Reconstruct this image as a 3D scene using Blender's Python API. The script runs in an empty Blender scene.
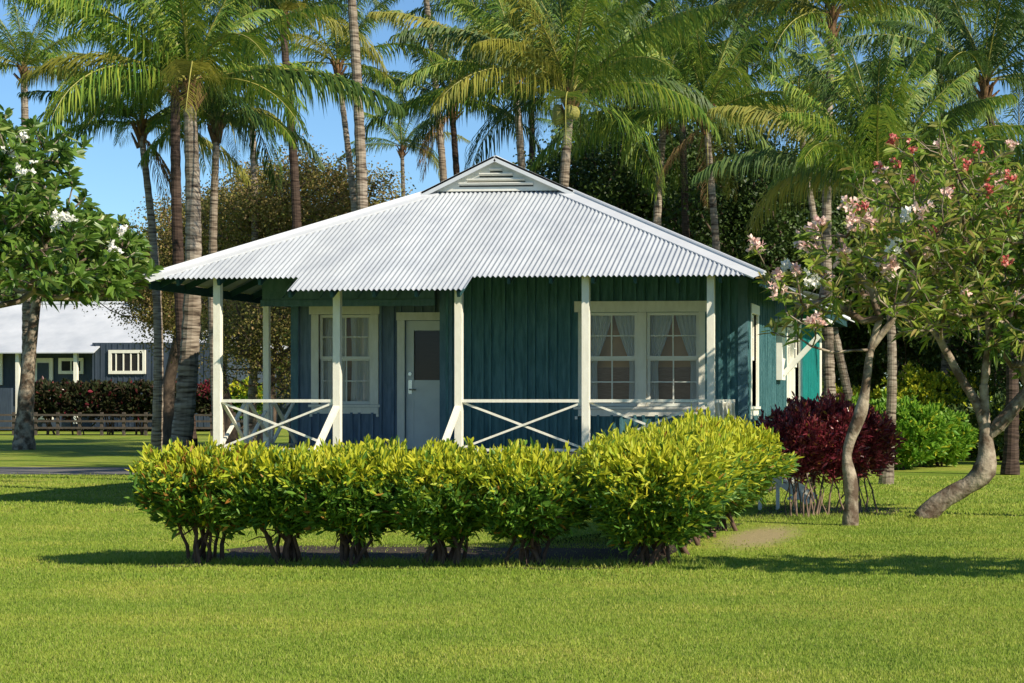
import bpy, math, random
import numpy as np
from mathutils import Vector, Matrix
R = math.radians
scene = bpy.context.scene
# ------------------------------------------------------------------ camera
F = 2000.0          # focal length in pixels of a 1024 wide frame
CXP, CYP = 825.0, 400.0
YAW = R(5.0)
EYE = 1.6
cam_d = bpy.data.cameras.new('camera'); cam = bpy.data.objects.new('camera', cam_d)
scene.collection.objects.link(cam); scene.camera = cam
cam_d.sensor_width = 36.0; cam_d.lens = 36.0*F/1024.0
cam_d.shift_x = -(CXP-512)/1024.0; cam_d.shift_y = (CYP-341.5)/1024.0
cam_d.clip_start = 0.1; cam_d.clip_end = 3000
cam.location = (0, 0, EYE); cam.rotation_euler = (R(90), 0, YAW)
# ------------------------------------------------------------------ sky + sun
EL, AZ = R(34), R(27)                   # sun elevation; degrees towards the viewer from straight right
world = bpy.data.worlds.new('World'); scene.world = world; world.use_nodes = True
wn = world.node_tree; bg = wn.nodes['Background']
sky = wn.nodes.new('ShaderNodeTexSky'); sky.sky_type = 'NISHITA'; sky.sun_disc = False
sky.sun_elevation = EL; sky.sun_rotation = R(90)+AZ; sky.air_density = 0.85; sky.dust_density = 0.0; sky.ozone_density = 4.0
hs = wn.nodes.new('ShaderNodeMix'); hs.data_type = 'RGBA'; hs.blend_type = 'MULTIPLY'; hs.inputs[0].default_value = 1; hs.inputs[7].default_value = (.67, .8, .86, 1)
wn.links.new(sky.outputs[0], hs.inputs[6]); wn.links.new(hs.outputs[2], bg.inputs['Color']); bg.inputs['Strength'].default_value = 0.11
sd = bpy.data.lights.new('sun', 'SUN'); sun = bpy.data.objects.new('sun', sd); scene.collection.objects.link(sun)
sd.energy = 4.9; sd.angle = R(0.5); sd.color = (1.0, 0.9, 0.72)
sv = Vector((math.cos(EL)*math.cos(AZ), -math.cos(EL)*math.sin(AZ), math.sin(EL)))
sun.rotation_euler = sv.to_track_quat('Z', 'Y').to_euler(); sun.location = (20, -10, 30)
scene.view_settings.view_transform = 'Standard'; scene.view_settings.look = 'None'
scene.view_settings.exposure = 0.5; scene.view_settings.gamma = 1.0
scene.render.engine = 'CYCLES'
scene.cycles.max_bounces = 6; scene.cycles.transparent_max_bounces = 8
# ------------------------------------------------------------------ helpers
cS, sS = math.cos(YAW), math.sin(YAW)
def WX(px, Y):
    k = (px-CXP)/F
    return Y*(k*cS-sS)/(cS+k*sS)
def WZ(py, x, Y):
    return EYE+(CYP-py)*(-x*sS+Y*cS)/F
def PP(px, py, Y):
    x = WX(px, Y); return np.array((x, Y, WZ(py, x, Y)))
WLOC = {}
class MB:
    def __init__(s): s.v = []; s.f = []; s.n = 0
    def add(s, V, Fc, m=0):
        V = np.asarray(V, float).reshape(-1, 3); Fc = np.asarray(Fc, int)
        if len(Fc) == 0: return
        s.v.append(V); s.f.append((Fc+s.n, m)); s.n += len(V)
    def box(s, x0, x1, y0, y1, z0, z1, m=0):
        x0, x1 = min(x0, x1), max(x0, x1); y0, y1 = min(y0, y1), max(y0, y1); z0, z1 = min(z0, z1), max(z0, z1)
        V = [(x, y, z) for z in (z0, z1) for y in (y0, y1) for x in (x0, x1)]
        s.add(V, [(0, 2, 3, 1), (4, 5, 7, 6), (0, 1, 5, 4), (2, 6, 7, 3), (0, 4, 6, 2), (1, 3, 7, 5)], m)
    def bar(s, a, b, w, h, m=0, up=(0, 0, 1)):
        a = np.array(a, float); b = np.array(b, float); d = b-a; d /= np.linalg.norm(d)
        u = np.array(up, float); r = np.cross(d, u)
        if np.linalg.norm(r) < 1e-3: r = np.cross(d, (1, 0, 0))
        r /= np.linalg.norm(r); u = np.cross(r, d)
        V = [p+r*i*w/2+u*j*h/2 for p in (a, b) for j in (-1, 1) for i in (-1, 1)]
        s.add(V, [(0, 2, 3, 1), (4, 5, 7, 6), (0, 1, 5, 4), (2, 6, 7, 3), (0, 4, 6, 2), (1, 3, 7, 5)], m)
    def tube(s, P, Rr, sides=8, m=0, cap=True):
        P = np.asarray(P, float); n = len(P); Rr = np.broadcast_to(np.asarray(Rr, float), (n,))
        T = np.gradient(P, axis=0); T /= np.linalg.norm(T, axis=1)[:, None]+1e-9
        ref = np.array((0.0, 1.0, 0.0)) if abs(T[0, 1]) < .8 else np.array((1.0, 0, 0))
        A = np.cross(T, ref); A /= np.linalg.norm(A, axis=1)[:, None]+1e-9; B = np.cross(T, A)
        th = np.arange(sides)*2*math.pi/sides
        V = P[:, None]+Rr[:, None, None]*(A[:, None]*np.cos(th)[None, :, None]+B[:, None]*np.sin(th)[None, :, None])
        i = np.arange(n-1)[:, None]*sides; j = np.arange(sides)[None]; k = (j+1) % sides
        Fc = np.stack([i+j, i+k, i+k+sides, i+j+sides], -1).reshape(-1, 4)
        V = V.reshape(-1, 3); s.add(V, Fc, m)
        if cap:
            s.add(np.vstack([V[-sides:], P[-1]]), [(q, (q+1) % sides, sides) for q in range(sides)], m)
            s.add(np.vstack([V[:sides], P[0]]), [((q+1) % sides, q, sides) for q in range(sides)], m)
    def build(s, name, mats, parent=None, smooth=False, loc=None):
        V = np.concatenate(s.v)
        mn, mx = V.min(0), V.max(0)
        piv = np.array(loc, float) if loc is not None else np.array(((mn[0]+mx[0])/2, (mn[1]+mx[1])/2, mn[2]))
        me = bpy.data.meshes.new(name)
        me.vertices.add(len(V)); me.vertices.foreach_set('co', (V-piv).ravel())
        loops = []; tot = []; mi = []
        for Fc, m in s.f:
            loops.append(Fc.ravel()); tot.append(np.full(len(Fc), Fc.shape[1]))
            mi.append(m if isinstance(m, np.ndarray) else np.full(len(Fc), m))
        loops = np.concatenate(loops); tot = np.concatenate(tot); mi = np.concatenate(mi)
        st = np.concatenate([[0], np.cumsum(tot)[:-1]])
        me.loops.add(len(loops)); me.loops.foreach_set('vertex_index', loops.astype(np.int32))
        me.polygons.add(len(tot)); me.polygons.foreach_set('loop_start', st.astype(np.int32))
        me.polygons.foreach_set('material_index', mi.astype(np.int32))
        me.polygons.foreach_set('use_smooth', np.full(len(tot), smooth))
        me.update(calc_edges=True)
        for m in (mats if isinstance(mats, (list, tuple)) else [mats]): me.materials.append(m)
        o = bpy.data.objects.new(name, me); scene.collection.objects.link(o)
        pl = np.zeros(3)
        if parent is not None: o.parent = parent; pl = WLOC[parent.name]
        o.location = piv-pl; WLOC[o.name] = piv
        return o
def tag(o, label=None, cat=None, group=None, kind=None):
    for k, v in (('label', label), ('category', cat), ('group', group), ('kind', kind)):
        if v: o[k] = v
    return o
def empty(name, loc, label, cat, group=None):
    o = bpy.data.objects.new(name, None); scene.collection.objects.link(o)
    o.location = loc; o.empty_display_size = .3; WLOC[o.name] = np.array(loc, float)
    return tag(o, label, cat, group)
# ------------------------------------------------------------------ materials
def nodes(name):
    m = bpy.data.materials.new(name); m.use_nodes = True; nt = m.node_tree
    return m, nt, nt.nodes['Principled BSDF']
def N(nt, t, **kw):
    n = nt.nodes.new(t)
    for k, v in kw.items():
        if k in n.inputs: n.inputs[k].default_value = v
        else: setattr(n, k, v)
    return n
def ramp(nt, fac, stops):
    r = nt.nodes.new('ShaderNodeValToRGB'); e = r.color_ramp.elements
    while len(e) < len(stops): e.new(0.5)
    for el, (p, c) in zip(e, stops): el.position = p; el.color = (*c, 1)
    nt.links.new(fac, r.inputs[0]); return r.outputs[0]
def surf(name, c1, c2=None, rough=.6, scale=4.0, stretch=(1, 1, 1), bump=0.0, bscale=None, spec=.3, metal=0.0, detail=5, lo=.35, hi=.65):
    m, nt, b = nodes(name)
    b.inputs['Roughness'].default_value = rough; b.inputs['Specular IOR Level'].default_value = spec; b.inputs['Metallic'].default_value = metal
    if c2 is None: c2 = tuple(x*.8 for x in c1)
    tc = N(nt, 'ShaderNodeNewGeometry'); mp = N(nt, 'ShaderNodeMapping'); mp.inputs['Scale'].default_value = stretch
    nt.links.new(tc.outputs['Position'], mp.inputs[0])
    no = N(nt, 'ShaderNodeTexNoise', Scale=scale, Detail=detail, Roughness=.6); nt.links.new(mp.outputs[0], no.inputs['Vector'])
    nt.links.new(ramp(nt, no.outputs['Fac'], [(lo, c2), (hi, c1)]), b.inputs['Base Color'])
    if bump:
        n2 = N(nt, 'ShaderNodeTexNoise', Scale=bscale or scale*4, Detail=4); nt.links.new(mp.outputs[0], n2.inputs['Vector'])
        bu = N(nt, 'ShaderNodeBump', Strength=bump, Distance=.02); nt.links.new(n2.outputs['Fac'], bu.inputs['Height'])
        nt.links.new(bu.outputs[0], b.inputs['Normal'])
    return m
def leafmat(name, cols, trans=.35, rough=.45, spec=.35):
    """leaf colours spread at random over the separate leaves"""
    m, nt, b = nodes(name)
    g = N(nt, 'ShaderNodeNewGeometry')
    n = len(cols); col = ramp(nt, g.outputs['Random Per Island'], [(i/(n-1), c) for i, c in enumerate(cols)])
    nt.links.new(col, b.inputs['Base Color']); b.inputs['Roughness'].default_value = rough; b.inputs['Specular IOR Level'].default_value = spec
    tr = N(nt, 'ShaderNodeBsdfTranslucent'); nt.links.new(col, tr.inputs[0])
    mx = N(nt, 'ShaderNodeMixShader'); mx.inputs[0].default_value = trans
    nt.links.new(b.outputs[0], mx.inputs[1]); nt.links.new(tr.outputs[0], mx.inputs[2])
    nt.links.new(mx.outputs[0], nt.nodes['Material Output'].inputs[0])
    return m
M = {}
M['teal'] = surf('teal paint', (.085, .215, .235), (.03, .115, .13), .55, 3, (6, 6, .8), .5, 30, .4)
M['teal_trim'] = surf('teal trim paint', (.1, .2, .24), (.06, .14, .18), .55, 3, (5, 5, 1.5), .4, 30, .4)
M['teal_skylit'] = surf('skylit blue teal paint', (.17, .24, .32), (.095, .15, .21), .6, 3, (6, 6, .8), .5, 30, .4)  # same teal paint, with the porch's bluish skylight put into the colour
M['teal_sunlit'] = surf('sunlit teal paint', (.012, .27, .25), (.01, .2, .19), .5, 3, (4, 4, .8), .3, 30, .4)  # same wall paint, full sunlight put into a brighter colour
M['white'] = surf('cream white paint', (.86, .83, .72), (.77, .74, .63), .45, 5, (3, 3, 1), .2, 40, .4)
M['sash'] = surf('sash white paint', (.86, .84, .75), (.8, .78, .69), .4, 5)
M['door'] = surf('door paint', (.8, .82, .77), (.72, .74, .7), .4, 3)
M['roof'] = surf('white painted corrugated iron', (.47, .5, .53), (.38, .41, .45), .5, 2.2, (1, .6, 1), .05, 20, .5, 0, 6)
rm_ = M['roof']; nt = rm_.node_tree; b = nt.nodes['Principled BSDF']; src = b.inputs['Base Color'].links[0].from_socket
g = N(nt, 'ShaderNodeNewGeometry'); sx = N(nt, 'ShaderNodeSeparateXYZ'); nt.links.new(g.outputs['Position'], sx.inputs[0])
m1 = N(nt, 'ShaderNodeMath', operation='DIVIDE'); m1.inputs[1].default_value = .684; nt.links.new(sx.outputs[0], m1.inputs[0])
m2 = N(nt, 'ShaderNodeMath', operation='FLOOR'); nt.links.new(m1.outputs[0], m2.inputs[0]); wnz = N(nt, 'ShaderNodeTexWhiteNoise'); wnz.noise_dimensions = '1D'; nt.links.new(m2.outputs[0], wnz.inputs['W'])
mr = N(nt, 'ShaderNodeMapRange'); mr.inputs[3].default_value = .9; mr.inputs[4].default_value = 1.0; nt.links.new(wnz.outputs['Value'], mr.inputs[0])
sc = N(nt, 'ShaderNodeVectorMath', operation='SCALE'); nt.links.new(src, sc.inputs[0]); nt.links.new(mr.outputs[0], sc.inputs['Scale']); nt.links.new(sc.outputs[0], b.inputs['Base Color'])
M['roof_far'] = surf('bright painted far roof', (.62, .64, .67), (.45, .48, .52), .5, .5)
M['cap'] = surf('roof cap iron', (.62, .64, .66), (.56, .58, .61), .35, 3)
M['louvre'] = surf('vent board paint', (.8, .79, .72), (.72, .71, .65), .6, 6)
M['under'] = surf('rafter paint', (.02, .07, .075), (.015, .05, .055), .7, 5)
M['floor'] = surf('porch floor paint', (.13, .14, .13), (.09, .1, .1), .6, 5, (1, 8, 1))
M['dark'] = surf('shaded vent black', (.02, .02, .02), (.012, .012, .012), .8, 5)
M['pier'] = surf('pier concrete', (.25, .24, .22), (.16, .15, .14), .9, 5)
M['inside'] = surf('lamp glow tan wall', (.8, .47, .26), (.7, .38, .2), .7, 2)  # orange lamp glow painted into the wall colour, no lamp inside
M['blind'] = surf('brown blind', (.42, .24, .17), (.3, .16, .11), .7, 8, (1, 1, 12))
M['blind_dark'] = surf('dark door blind', (.07, .028, .022), (.04, .016, .013), .7, 8, (1, 1, 12))
M['steel'] = surf('brushed steel', (.7, .7, .68), (.6, .6, .58), .25, 8, metal=.9)
m, nt, b = nodes('curtain cloth'); b.inputs['Base Color'].default_value = (.92, .91, .86, 1); b.inputs['Roughness'].default_value = .8
tr = N(nt, 'ShaderNodeBsdfTranslucent'); tr.inputs[0].default_value = (.8, .8, .76, 1); mx = N(nt, 'ShaderNodeMixShader'); mx.inputs[0].default_value = .25
nt.links.new(b.outputs[0], mx.inputs[1]); nt.links.new(tr.outputs[0], mx.inputs[2]); nt.links.new(mx.outputs[0], nt.nodes['Material Output'].inputs[0]); M['curtain'] = m
m, nt, b = nodes('window glass'); b.inputs['Base Color'].default_value = (.5, .5, .5, 1); b.inputs['Roughness'].default_value = .03; b.inputs['Specular IOR Level'].default_value = .8
tp = N(nt, 'ShaderNodeBsdfTransparent'); tp.inputs[0].default_value = (.85, .87, .86, 1); mx = N(nt, 'ShaderNodeMixShader')
gl = N(nt, 'ShaderNodeBsdfGlossy', Roughness=.03); fr = N(nt, 'ShaderNodeFresnel', IOR=1.4)
nt.links.new(fr.outputs[0], mx.inputs[0]); nt.links.new(tp.outputs[0], mx.inputs[1]); nt.links.new(gl.outputs[0], mx.inputs[2])
nt.links.new(mx.outputs[0], nt.nodes['Material Output'].inputs[0]); M['glass'] = m
M['slate'] = surf('slate blue paint', (.05, .07, .1), (.035, .05, .075), .7, 2, (6, 6, 1))
M['soil'] = surf('bare soil with shade', (.06, .045, .03), (.03, .022, .016), .95, 3, bump=.6)  # real soil, darkened so its colour also holds the hedge's shade
M['path'] = surf('path asphalt', (.17, .16, .15), (.12, .115, .11), .9, 3)
M['fencewood'] = surf('weathered fence timber', (.1, .08, .065), (.06, .05, .04), .9, 6)
M['flower_white'] = leafmat('white petals', [(.85, .83, .75), (.9, .88, .84)], .25, .5, .2)
M['flower_pink'] = leafmat('pink petals', [(.85, .5, .45), (.85, .7, .62), (.9, .55, .5)], .25, .5, .2)
M['flower_red'] = leafmat('red petals', [(.6, .1, .09), (.72, .22, .18), (.5, .07, .08), (.8, .42, .36)], .25, .5, .2)
# palm
M['ptrunk'] = None
def trunkmat(name, c1, c2, c3, band=24.0):
    m, nt, b = nodes(name); b.inputs['Roughness'].default_value = .9; b.inputs['Specular IOR Level'].default_value = .15
    g = N(nt, 'ShaderNodeNewGeometry'); mp = N(nt, 'ShaderNodeMapping'); mp.inputs['Scale'].default_value = (3.5, 3.5, band); nt.links.new(g.outputs['Position'], mp.inputs[0])
    n1 = N(nt, 'ShaderNodeTexNoise', Scale=1.0, Detail=4); nt.links.new(mp.outputs[0], n1.inputs['Vector'])
    c = ramp(nt, n1.outputs['Fac'], [(.32, c3), (.46, c2), (.62, c1)])
    n2 = N(nt, 'ShaderNodeTexNoise', Scale=1.2, Detail=3); nt.links.new(g.outputs['Position'], n2.inputs['Vector'])
    mix = N(nt, 'ShaderNodeMix'); mix.data_type = 'RGBA'; mix.blend_type = 'MULTIPLY'; mix.inputs[0].default_value = .7
    nt.links.new(c, mix.inputs[6]); nt.links.new(ramp(nt, n2.outputs['Fac'], [(.35, (.6, .55, .5)), (.6, (1, 1, 1))]), mix.inputs[7])
    nt.links.new(mix.outputs[2], b.inputs['Base Color'])
    bu = N(nt, 'ShaderNodeBump', Strength=.7, Distance=.03); nt.links.new(n1.outputs['Fac'], bu.inputs['Height']); nt.links.new(bu.outputs[0], b.inputs['Normal'])
    return m
M['ptrunk'] = trunkmat('grey ringed palm bark', (.36, .31, .25), (.22, .18, .14), (.06, .045, .035))
M['ptrunk_dark'] = trunkmat('dark palm bark', (.1, .07, .055), (.06, .042, .035), (.03, .02, .016))
M['pbark'] = surf('plumeria bark', (.36, .3, .225), (.1, .068, .045), .85, 4, (1, 1, 1), 1.0, 16, lo=.42, hi=.6)
M['bark'] = surf('brown bark', (.13, .095, .07), (.07, .05, .037), .9, 5, (2, 2, 1), .6)
M['stem'] = surf('shrub stem bark', (.14, .085, .06), (.07, .04, .03), .9, 9)
M['stem_pale'] = surf('pale shrub stem', (.24, .17, .12), (.13, .09, .065), .9, 9)
M['sheath'] = surf('palm leaf base', (.2, .11, .05), (.08, .042, .02), .8, 6, (1, 1, 1), .5)
M['frond'] = leafmat('palm leaflets', [(.055, .13, .02), (.1, .2, .025), (.18, .27, .035), (.3, .35, .045), (.07, .15, .02)], .3, .5, .3)
M['frond_dk'] = leafmat('dark palm leaflets', [(.03, .075, .016), (.055, .11, .02), (.09, .14, .025), (.04, .09, .018)], .2, .5, .3)
M['frond_y'] = leafmat('yellowing palm leaflets', [(.22, .23, .035), (.34, .31, .05), (.2, .24, .04), (.34, .3, .05)], .4, .5, .25)
M['frond_dead'] = leafmat('dead brown leaflets', [(.16, .09, .04), (.24, .15, .07), (.3, .2, .1)], .2, .8, .1)
M['rachis'] = surf('palm leaf stalk', (.35, .32, .08), (.22, .22, .06), .5, 4)
M['lf_plum'] = leafmat('plumeria leaves', [(.065, .14, .025), (.11, .21, .03), (.19, .31, .05), (.08, .17, .025), (.28, .34, .09)], .35, .35, .5)
M['lf_plum_y'] = leafmat('pale plumeria leaves', [(.1, .2, .025), (.22, .34, .04), (.38, .44, .07), (.14, .26, .03), (.38, .28, .1), (.3, .42, .06)], .45, .4, .4)
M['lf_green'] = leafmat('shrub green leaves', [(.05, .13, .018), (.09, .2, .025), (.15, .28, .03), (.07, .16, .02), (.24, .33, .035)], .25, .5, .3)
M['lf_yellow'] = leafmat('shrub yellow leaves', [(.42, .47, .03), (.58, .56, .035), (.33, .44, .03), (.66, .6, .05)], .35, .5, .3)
M['lf_rust'] = leafmat('rusty old leaves', [(.3, .13, .03), (.4, .22, .04)], .3, .5, .3)
M['lf_purple'] = leafmat('burgundy leaves', [(.15, .02, .035), (.25, .035, .05), (.08, .014, .022), (.34, .09, .08)], .3, .3, .5)
M['lf_dark'] = leafmat('dark tree leaves', [(.03, .06, .016), (.05, .09, .02), (.08, .13, .025), (.035, .07, .016)], .25, .45, .35)
M['lf_mid'] = leafmat('bright tree leaves', [(.06, .12, .02), (.1, .18, .03), (.15, .22, .035), (.08, .15, .025)], .35, .45, .35)
M['lf_olive'] = leafmat('olive dry leaves', [(.17, .17, .04), (.3, .23, .08), (.24, .26, .05), (.36, .24, .12), (.14, .17, .035)], .3, .6, .2)
M['grass'] = leafmat('grass blades', [(.19, .285, .028), (.26, .36, .042), (.35, .41, .065), (.21, .31, .032), (.45, .45, .13)], .35, .6, .2)
gm = M['grass']; nt = gm.node_tree; b = nt.nodes['Principled BSDF']; src = b.inputs['Base Color'].links[0].from_socket
g = N(nt, 'ShaderNodeNewGeometry'); mp = N(nt, 'ShaderNodeMapping'); mp.inputs['Scale'].default_value = (.55, .9, 1); nt.links.new(g.outputs['Position'], mp.inputs[0])
n1 = N(nt, 'ShaderNodeTexNoise', Scale=.9, Detail=6, Roughness=.65); nt.links.new(mp.outputs[0], n1.inputs['Vector'])
mi = N(nt, 'ShaderNodeMix'); mi.data_type = 'RGBA'; mi.blend_type = 'MULTIPLY'; mi.inputs[0].default_value = 1
nt.links.new(src, mi.inputs[6]); nt.links.new(ramp(nt, n1.outputs['Fac'], [(.34, (.74, .84, .8)), (.5, (.98, 1.0, 1)), (.66, (1.28, 1.12, 1.3))]), mi.inputs[7])
nt.links.new(mi.outputs[2], b.inputs['Base Color'])
for n in nt.nodes:
    if n.type == 'BSDF_TRANSLUCENT': nt.links.new(mi.outputs[2], n.inputs[0])
# lawn sheet
m, nt, b = nodes('lawn'); b.inputs['Roughness'].default_value = .9; b.inputs['Specular IOR Level'].default_value = .1
g = N(nt, 'ShaderNodeNewGeometry')
n1 = N(nt, 'ShaderNodeTexNoise', Scale=.45, Detail=5, Roughness=.6); n2 = N(nt, 'ShaderNodeTexNoise', Scale=9, Detail=6, Roughness=.7)
for n in (n1, n2): nt.links.new(g.outputs['Position'], n.inputs['Vector'])
ca = ramp(nt, n1.outputs['Fac'], [(.36, (.16, .245, .028)), (.5, (.23, .31, .04)), (.64, (.34, .36, .07))])
cb = ramp(nt, n2.outputs['Fac'], [(.3, (.55, .55, .5)), (.7, (1.25, 1.2, 1.2))])
mi = N(nt, 'ShaderNodeMix'); mi.data_type = 'RGBA'; mi.blend_type = 'MULTIPLY'; mi.inputs[0].default_value = 1
nt.links.new(ca, mi.inputs[6]); nt.links.new(cb, mi.inputs[7])
# a worn sandy patch beside the shrub corner
vd = N(nt, 'ShaderNodeVectorMath', operation='SUBTRACT'); vd.inputs[1].default_value = (-2.8, 23.3, 0); nt.links.new(g.outputs['Position'], vd.inputs[0])
vs = N(nt, 'ShaderNodeVectorMath', operation='MULTIPLY'); vs.inputs[1].default_value = (1.1, .24, 0); nt.links.new(vd.outputs[0], vs.inputs[0])
vl = N(nt, 'ShaderNodeVectorMath', operation='LENGTH'); nt.links.new(vs.outputs[0], vl.inputs[0])
ma = N(nt, 'ShaderNodeMath', operation='MULTIPLY_ADD'); ma.inputs[1].default_value = .9; nt.links.new(n2.outputs['Fac'], ma.inputs[0]); nt.links.new(vl.outputs['Value'], ma.inputs[2])
pf = ramp(nt, ma.outputs[0], [(.7, (1, 1, 1)), (1.25, (0, 0, 0))])
m2 = N(nt, 'ShaderNodeMix'); m2.data_type = 'RGBA'; nt.links.new(pf, m2.inputs[0]); nt.links.new(mi.outputs[2], m2.inputs[6]); m2.inputs[7].default_value = (.34, .28, .15, 1)
nt.links.new(m2.outputs[2], b.inputs['Base Color'])
bu = N(nt, 'ShaderNodeBump', Strength=.8, Distance=.03); nt.links.new(n2.outputs['Fac'], bu.inputs['Height']); nt.links.new(bu.outputs[0], b.inputs['Normal'])
M['lawn'] = m
# ================================================================== GROUND
mb = MB(); mb.add([(-700, -60, 0), (700, -60, 0), (700, 1200, 0), (-700, 1200, 0)], [(0, 1, 2, 3)])
tag(mb.build('lawn', M['lawn'], loc=(0, 0, 0)), kind='structure')
def sheet(name, pts, z, mat):
    mb = MB(); n = len(pts); V = [(x, y, z) for x, y in pts]+[(np.mean([p[0] for p in pts]), np.mean([p[1] for p in pts]), z)]
    mb.add(V, [(i, (i+1) % n, n) for i in range(n)]); return tag(mb.build(name, mat), kind='structure')
sheet('path', [(-60, 42.2), (-14.5, 41.2), (-14.5, 45.6), (-60, 46.8)], .004, M['path'])
rng = np.random.default_rng(5)
def wobble(pts, k=6, a=.12):
    out = []
    for i in range(len(pts)):
        p, q = np.array(pts[i]), np.array(pts[(i+1) % len(pts)])
        for j in range(k): out.append(p+(q-p)*j/k+rng.normal(0, a, 2))
    return [tuple(o) for o in out]
sheet('planting_bed', wobble([(-8.1, 18.6), (-3.4, 18.6), (-3.35, 25.6), (-4.2, 25.6), (-4.3, 22.2), (-8.2, 21.2)]), .004, M['soil'])  # soil bed, drawn wider to take in the shade behind the hedge
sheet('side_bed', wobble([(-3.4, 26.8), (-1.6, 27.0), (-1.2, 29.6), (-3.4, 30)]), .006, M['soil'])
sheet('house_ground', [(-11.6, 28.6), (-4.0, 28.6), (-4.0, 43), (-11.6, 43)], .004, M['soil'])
# grass blades
def make_grass():
    Vs = []
    rg = np.random.default_rng(11)
    def area(n, y0, y1, hmin, hmax, w):
        y = y0+(y1-y0)*rg.random(n)
        xl = np.array([WX(-90, 1.0)])*y-.3; xr = np.array([WX(1100, 1.0)])*y+.6
        x = xl+(xr-xl)*rg.random(n)
        bed = ((x > -8.3) & (x < -3.35) & (y > 18.75) & (y < 21.2)) | ((x > -4.2) & (x < -3.45) & (y > 20.5) & (y < 25.6)) | ((x > -12) & (x < -3.9) & (y > 28.3)) | ((x < -14) & (y > 41) & (y < 46.8))
        patch = (((x+2.8)*1.1)**2+((y-23.3)*.24)**2 < .85*rg.random(n)**.7)
        k = ~(bed & (rg.random(n) > .06)) & ~patch
        x, y = x[k], y[k]; n = len(x)
        h = hmin+(hmax-hmin)*rg.random(n)**1.5; a = rg.random(n)*6.283; l = rg.random(n)*.8*h; a2 = rg.random(n)*6.283
        z = np.zeros(n)
        p0 = np.stack([x-np.cos(a)*w, y-np.sin(a)*w, z], -1); p1 = np.stack([x+np.cos(a)*w, y+np.sin(a)*w, z], -1)
        p2 = np.stack([x+np.cos(a2)*l, y+np.sin(a2)*l, h], -1)
        Vs.append(np.stack([p0, p1, p2], 1).reshape(-1, 3))
    area(330000, 9, 17, .01, .03, .0035)
    area(230000, 17, 27, .012, .034, .0055)
    area(90000, 27, 42, .015, .045, .011)
    V = np.concatenate(Vs); mb = MB(); mb.add(V, np.arange(len(V)).reshape(-1, 3))
    tag(mb.build('grass', M['grass'], loc=(0, 0, 0)), kind='stuff', label='short sunlit yellow green grass of the mown lawn', cat='grass')
    # longer tufts under and round the shrubs
    Vs.clear(); n = 9000
    x = np.concatenate([rg.uniform(-8.8, -2.6, n), rg.normal(-2.1, .9, 3000)]); y = np.concatenate([18.75+np.abs(rg.normal(0, .35, n)), rg.normal(26.9, .4, 3000)])
    n = len(x); h = .025+.06*rg.random(n)**3; a = rg.random(n)*6.283; a2 = rg.random(n)*6.283; l = .6*h; w = .006
    p0 = np.stack([x-np.cos(a)*w, y-np.sin(a)*w, h*0], -1); p1 = np.stack([x+np.cos(a)*w, y+np.sin(a)*w, h*0], -1); p2 = np.stack([x+np.cos(a2)*l, y+np.sin(a2)*l, h], -1)
    V = np.stack([p0, p1, p2], 1).reshape(-1, 3); mb = MB(); mb.add(V, np.arange(len(V)).reshape(-1, 3))
    tag(mb.build('grass_tufts', M['grass'], loc=(0, 0, 0)), kind='stuff', label='longer unmown tufts at the foot of the shrubs', cat='grass')
make_grass()
# ================================================================== COTTAGE
COT = empty('cottage', (-7.8, 33, 0), 'teal board and batten cottage with a white corrugated hip roof and front porch', 'house')
FL = .80                                # porch floor
YE, YG = 28.0, 31.35                    # front eave, gablet
XL, XR = -12.37, -3.30                  # side eaves
GL, GR = -9.06, -6.85                   # gablet base
ZE, ZG = 3.36, 4.93
tF = (ZG-ZE)/(YG-YE); tL = (ZG-ZE)/(GL-XL); tR = (ZG-ZE)/(XR-GR)
XP = (tL*GL+tR*GR)/(tL+tR); ZP = ZG+tL*(XP-GL)
YB = 44.0; YGB = YB-(YG-YE)
ENT0, ENT1, ENTV = WX(287, 27.56), WX(465, 27.56), .44
AMP, PITCH = .0135, .076
def corr(mb, cols, ev, m=0):
    """cols: coordinates along the eave; ev(c) -> (start point, end point); corrugation lifts along z"""
    c = np.asarray(cols); wob = AMP*np.sin(2*math.pi*c/PITCH)
    A = []; B = []
    for ci, w in zip(c, wob):
        a, b = ev(ci); A.append((a[0], a[1], a[2]+w)); B.append((b[0], b[1], b[2]+w))
    n = len(c); V = np.array(A+B); i = np.arange(n-1)
    mb.add(V, np.stack([i, i+1, i+1+n, i+n], -1), m)
rf = MB()
def front_top(x):
    if x < GL: return YE+(x-XL)*(YG-YE)/(GL-XL)
    if x > GR: return YE+(XR-x)*(YG-YE)/(XR-GR)
    return YG
def front_ev(x):
    return (x, YE, ZE), (x, front_top(x), ZE+tF*(front_top(x)-YE))
corr(rf, np.arange(XL+.02, XR-.02, PITCH/8), front_ev)
def ext_ev(x): return (x, YE-ENTV, ZE-tF*ENTV), (x, YE, ZE)
gx_ = np.arange(XL+.02, XR-.02, PITCH/8); corr(rf, gx_[(gx_ > ENT0) & (gx_ < ENT1)], ext_ev)
def back_ev(x):
    y1 = front_top(x)-YE; return (x, YB, ZE), (x, YB-y1, ZE+tF*y1)
corr(rf, np.arange(XL, XR, PITCH/6), back_ev)
def side_ev(xe, xg, t):
    def f(y):
        u = min(y-YE, YB-y)/(YG-YE)
        if u >= 1: xt = XP
        else: xt = xe+(xg-xe)*u
        return (xe, y, ZE), (xt, y, ZE+t*abs(xt-xe))
    return f
corr(rf, np.arange(YE+.02, YB-.02, PITCH/6), side_ev(XL, GL, tL))
corr(rf, np.arange(YE+.02, YB-.02, PITCH/6), side_ev(XR, GR, tR))
roof = rf.build('roof', M['roof'], COT, smooth=True)
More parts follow.
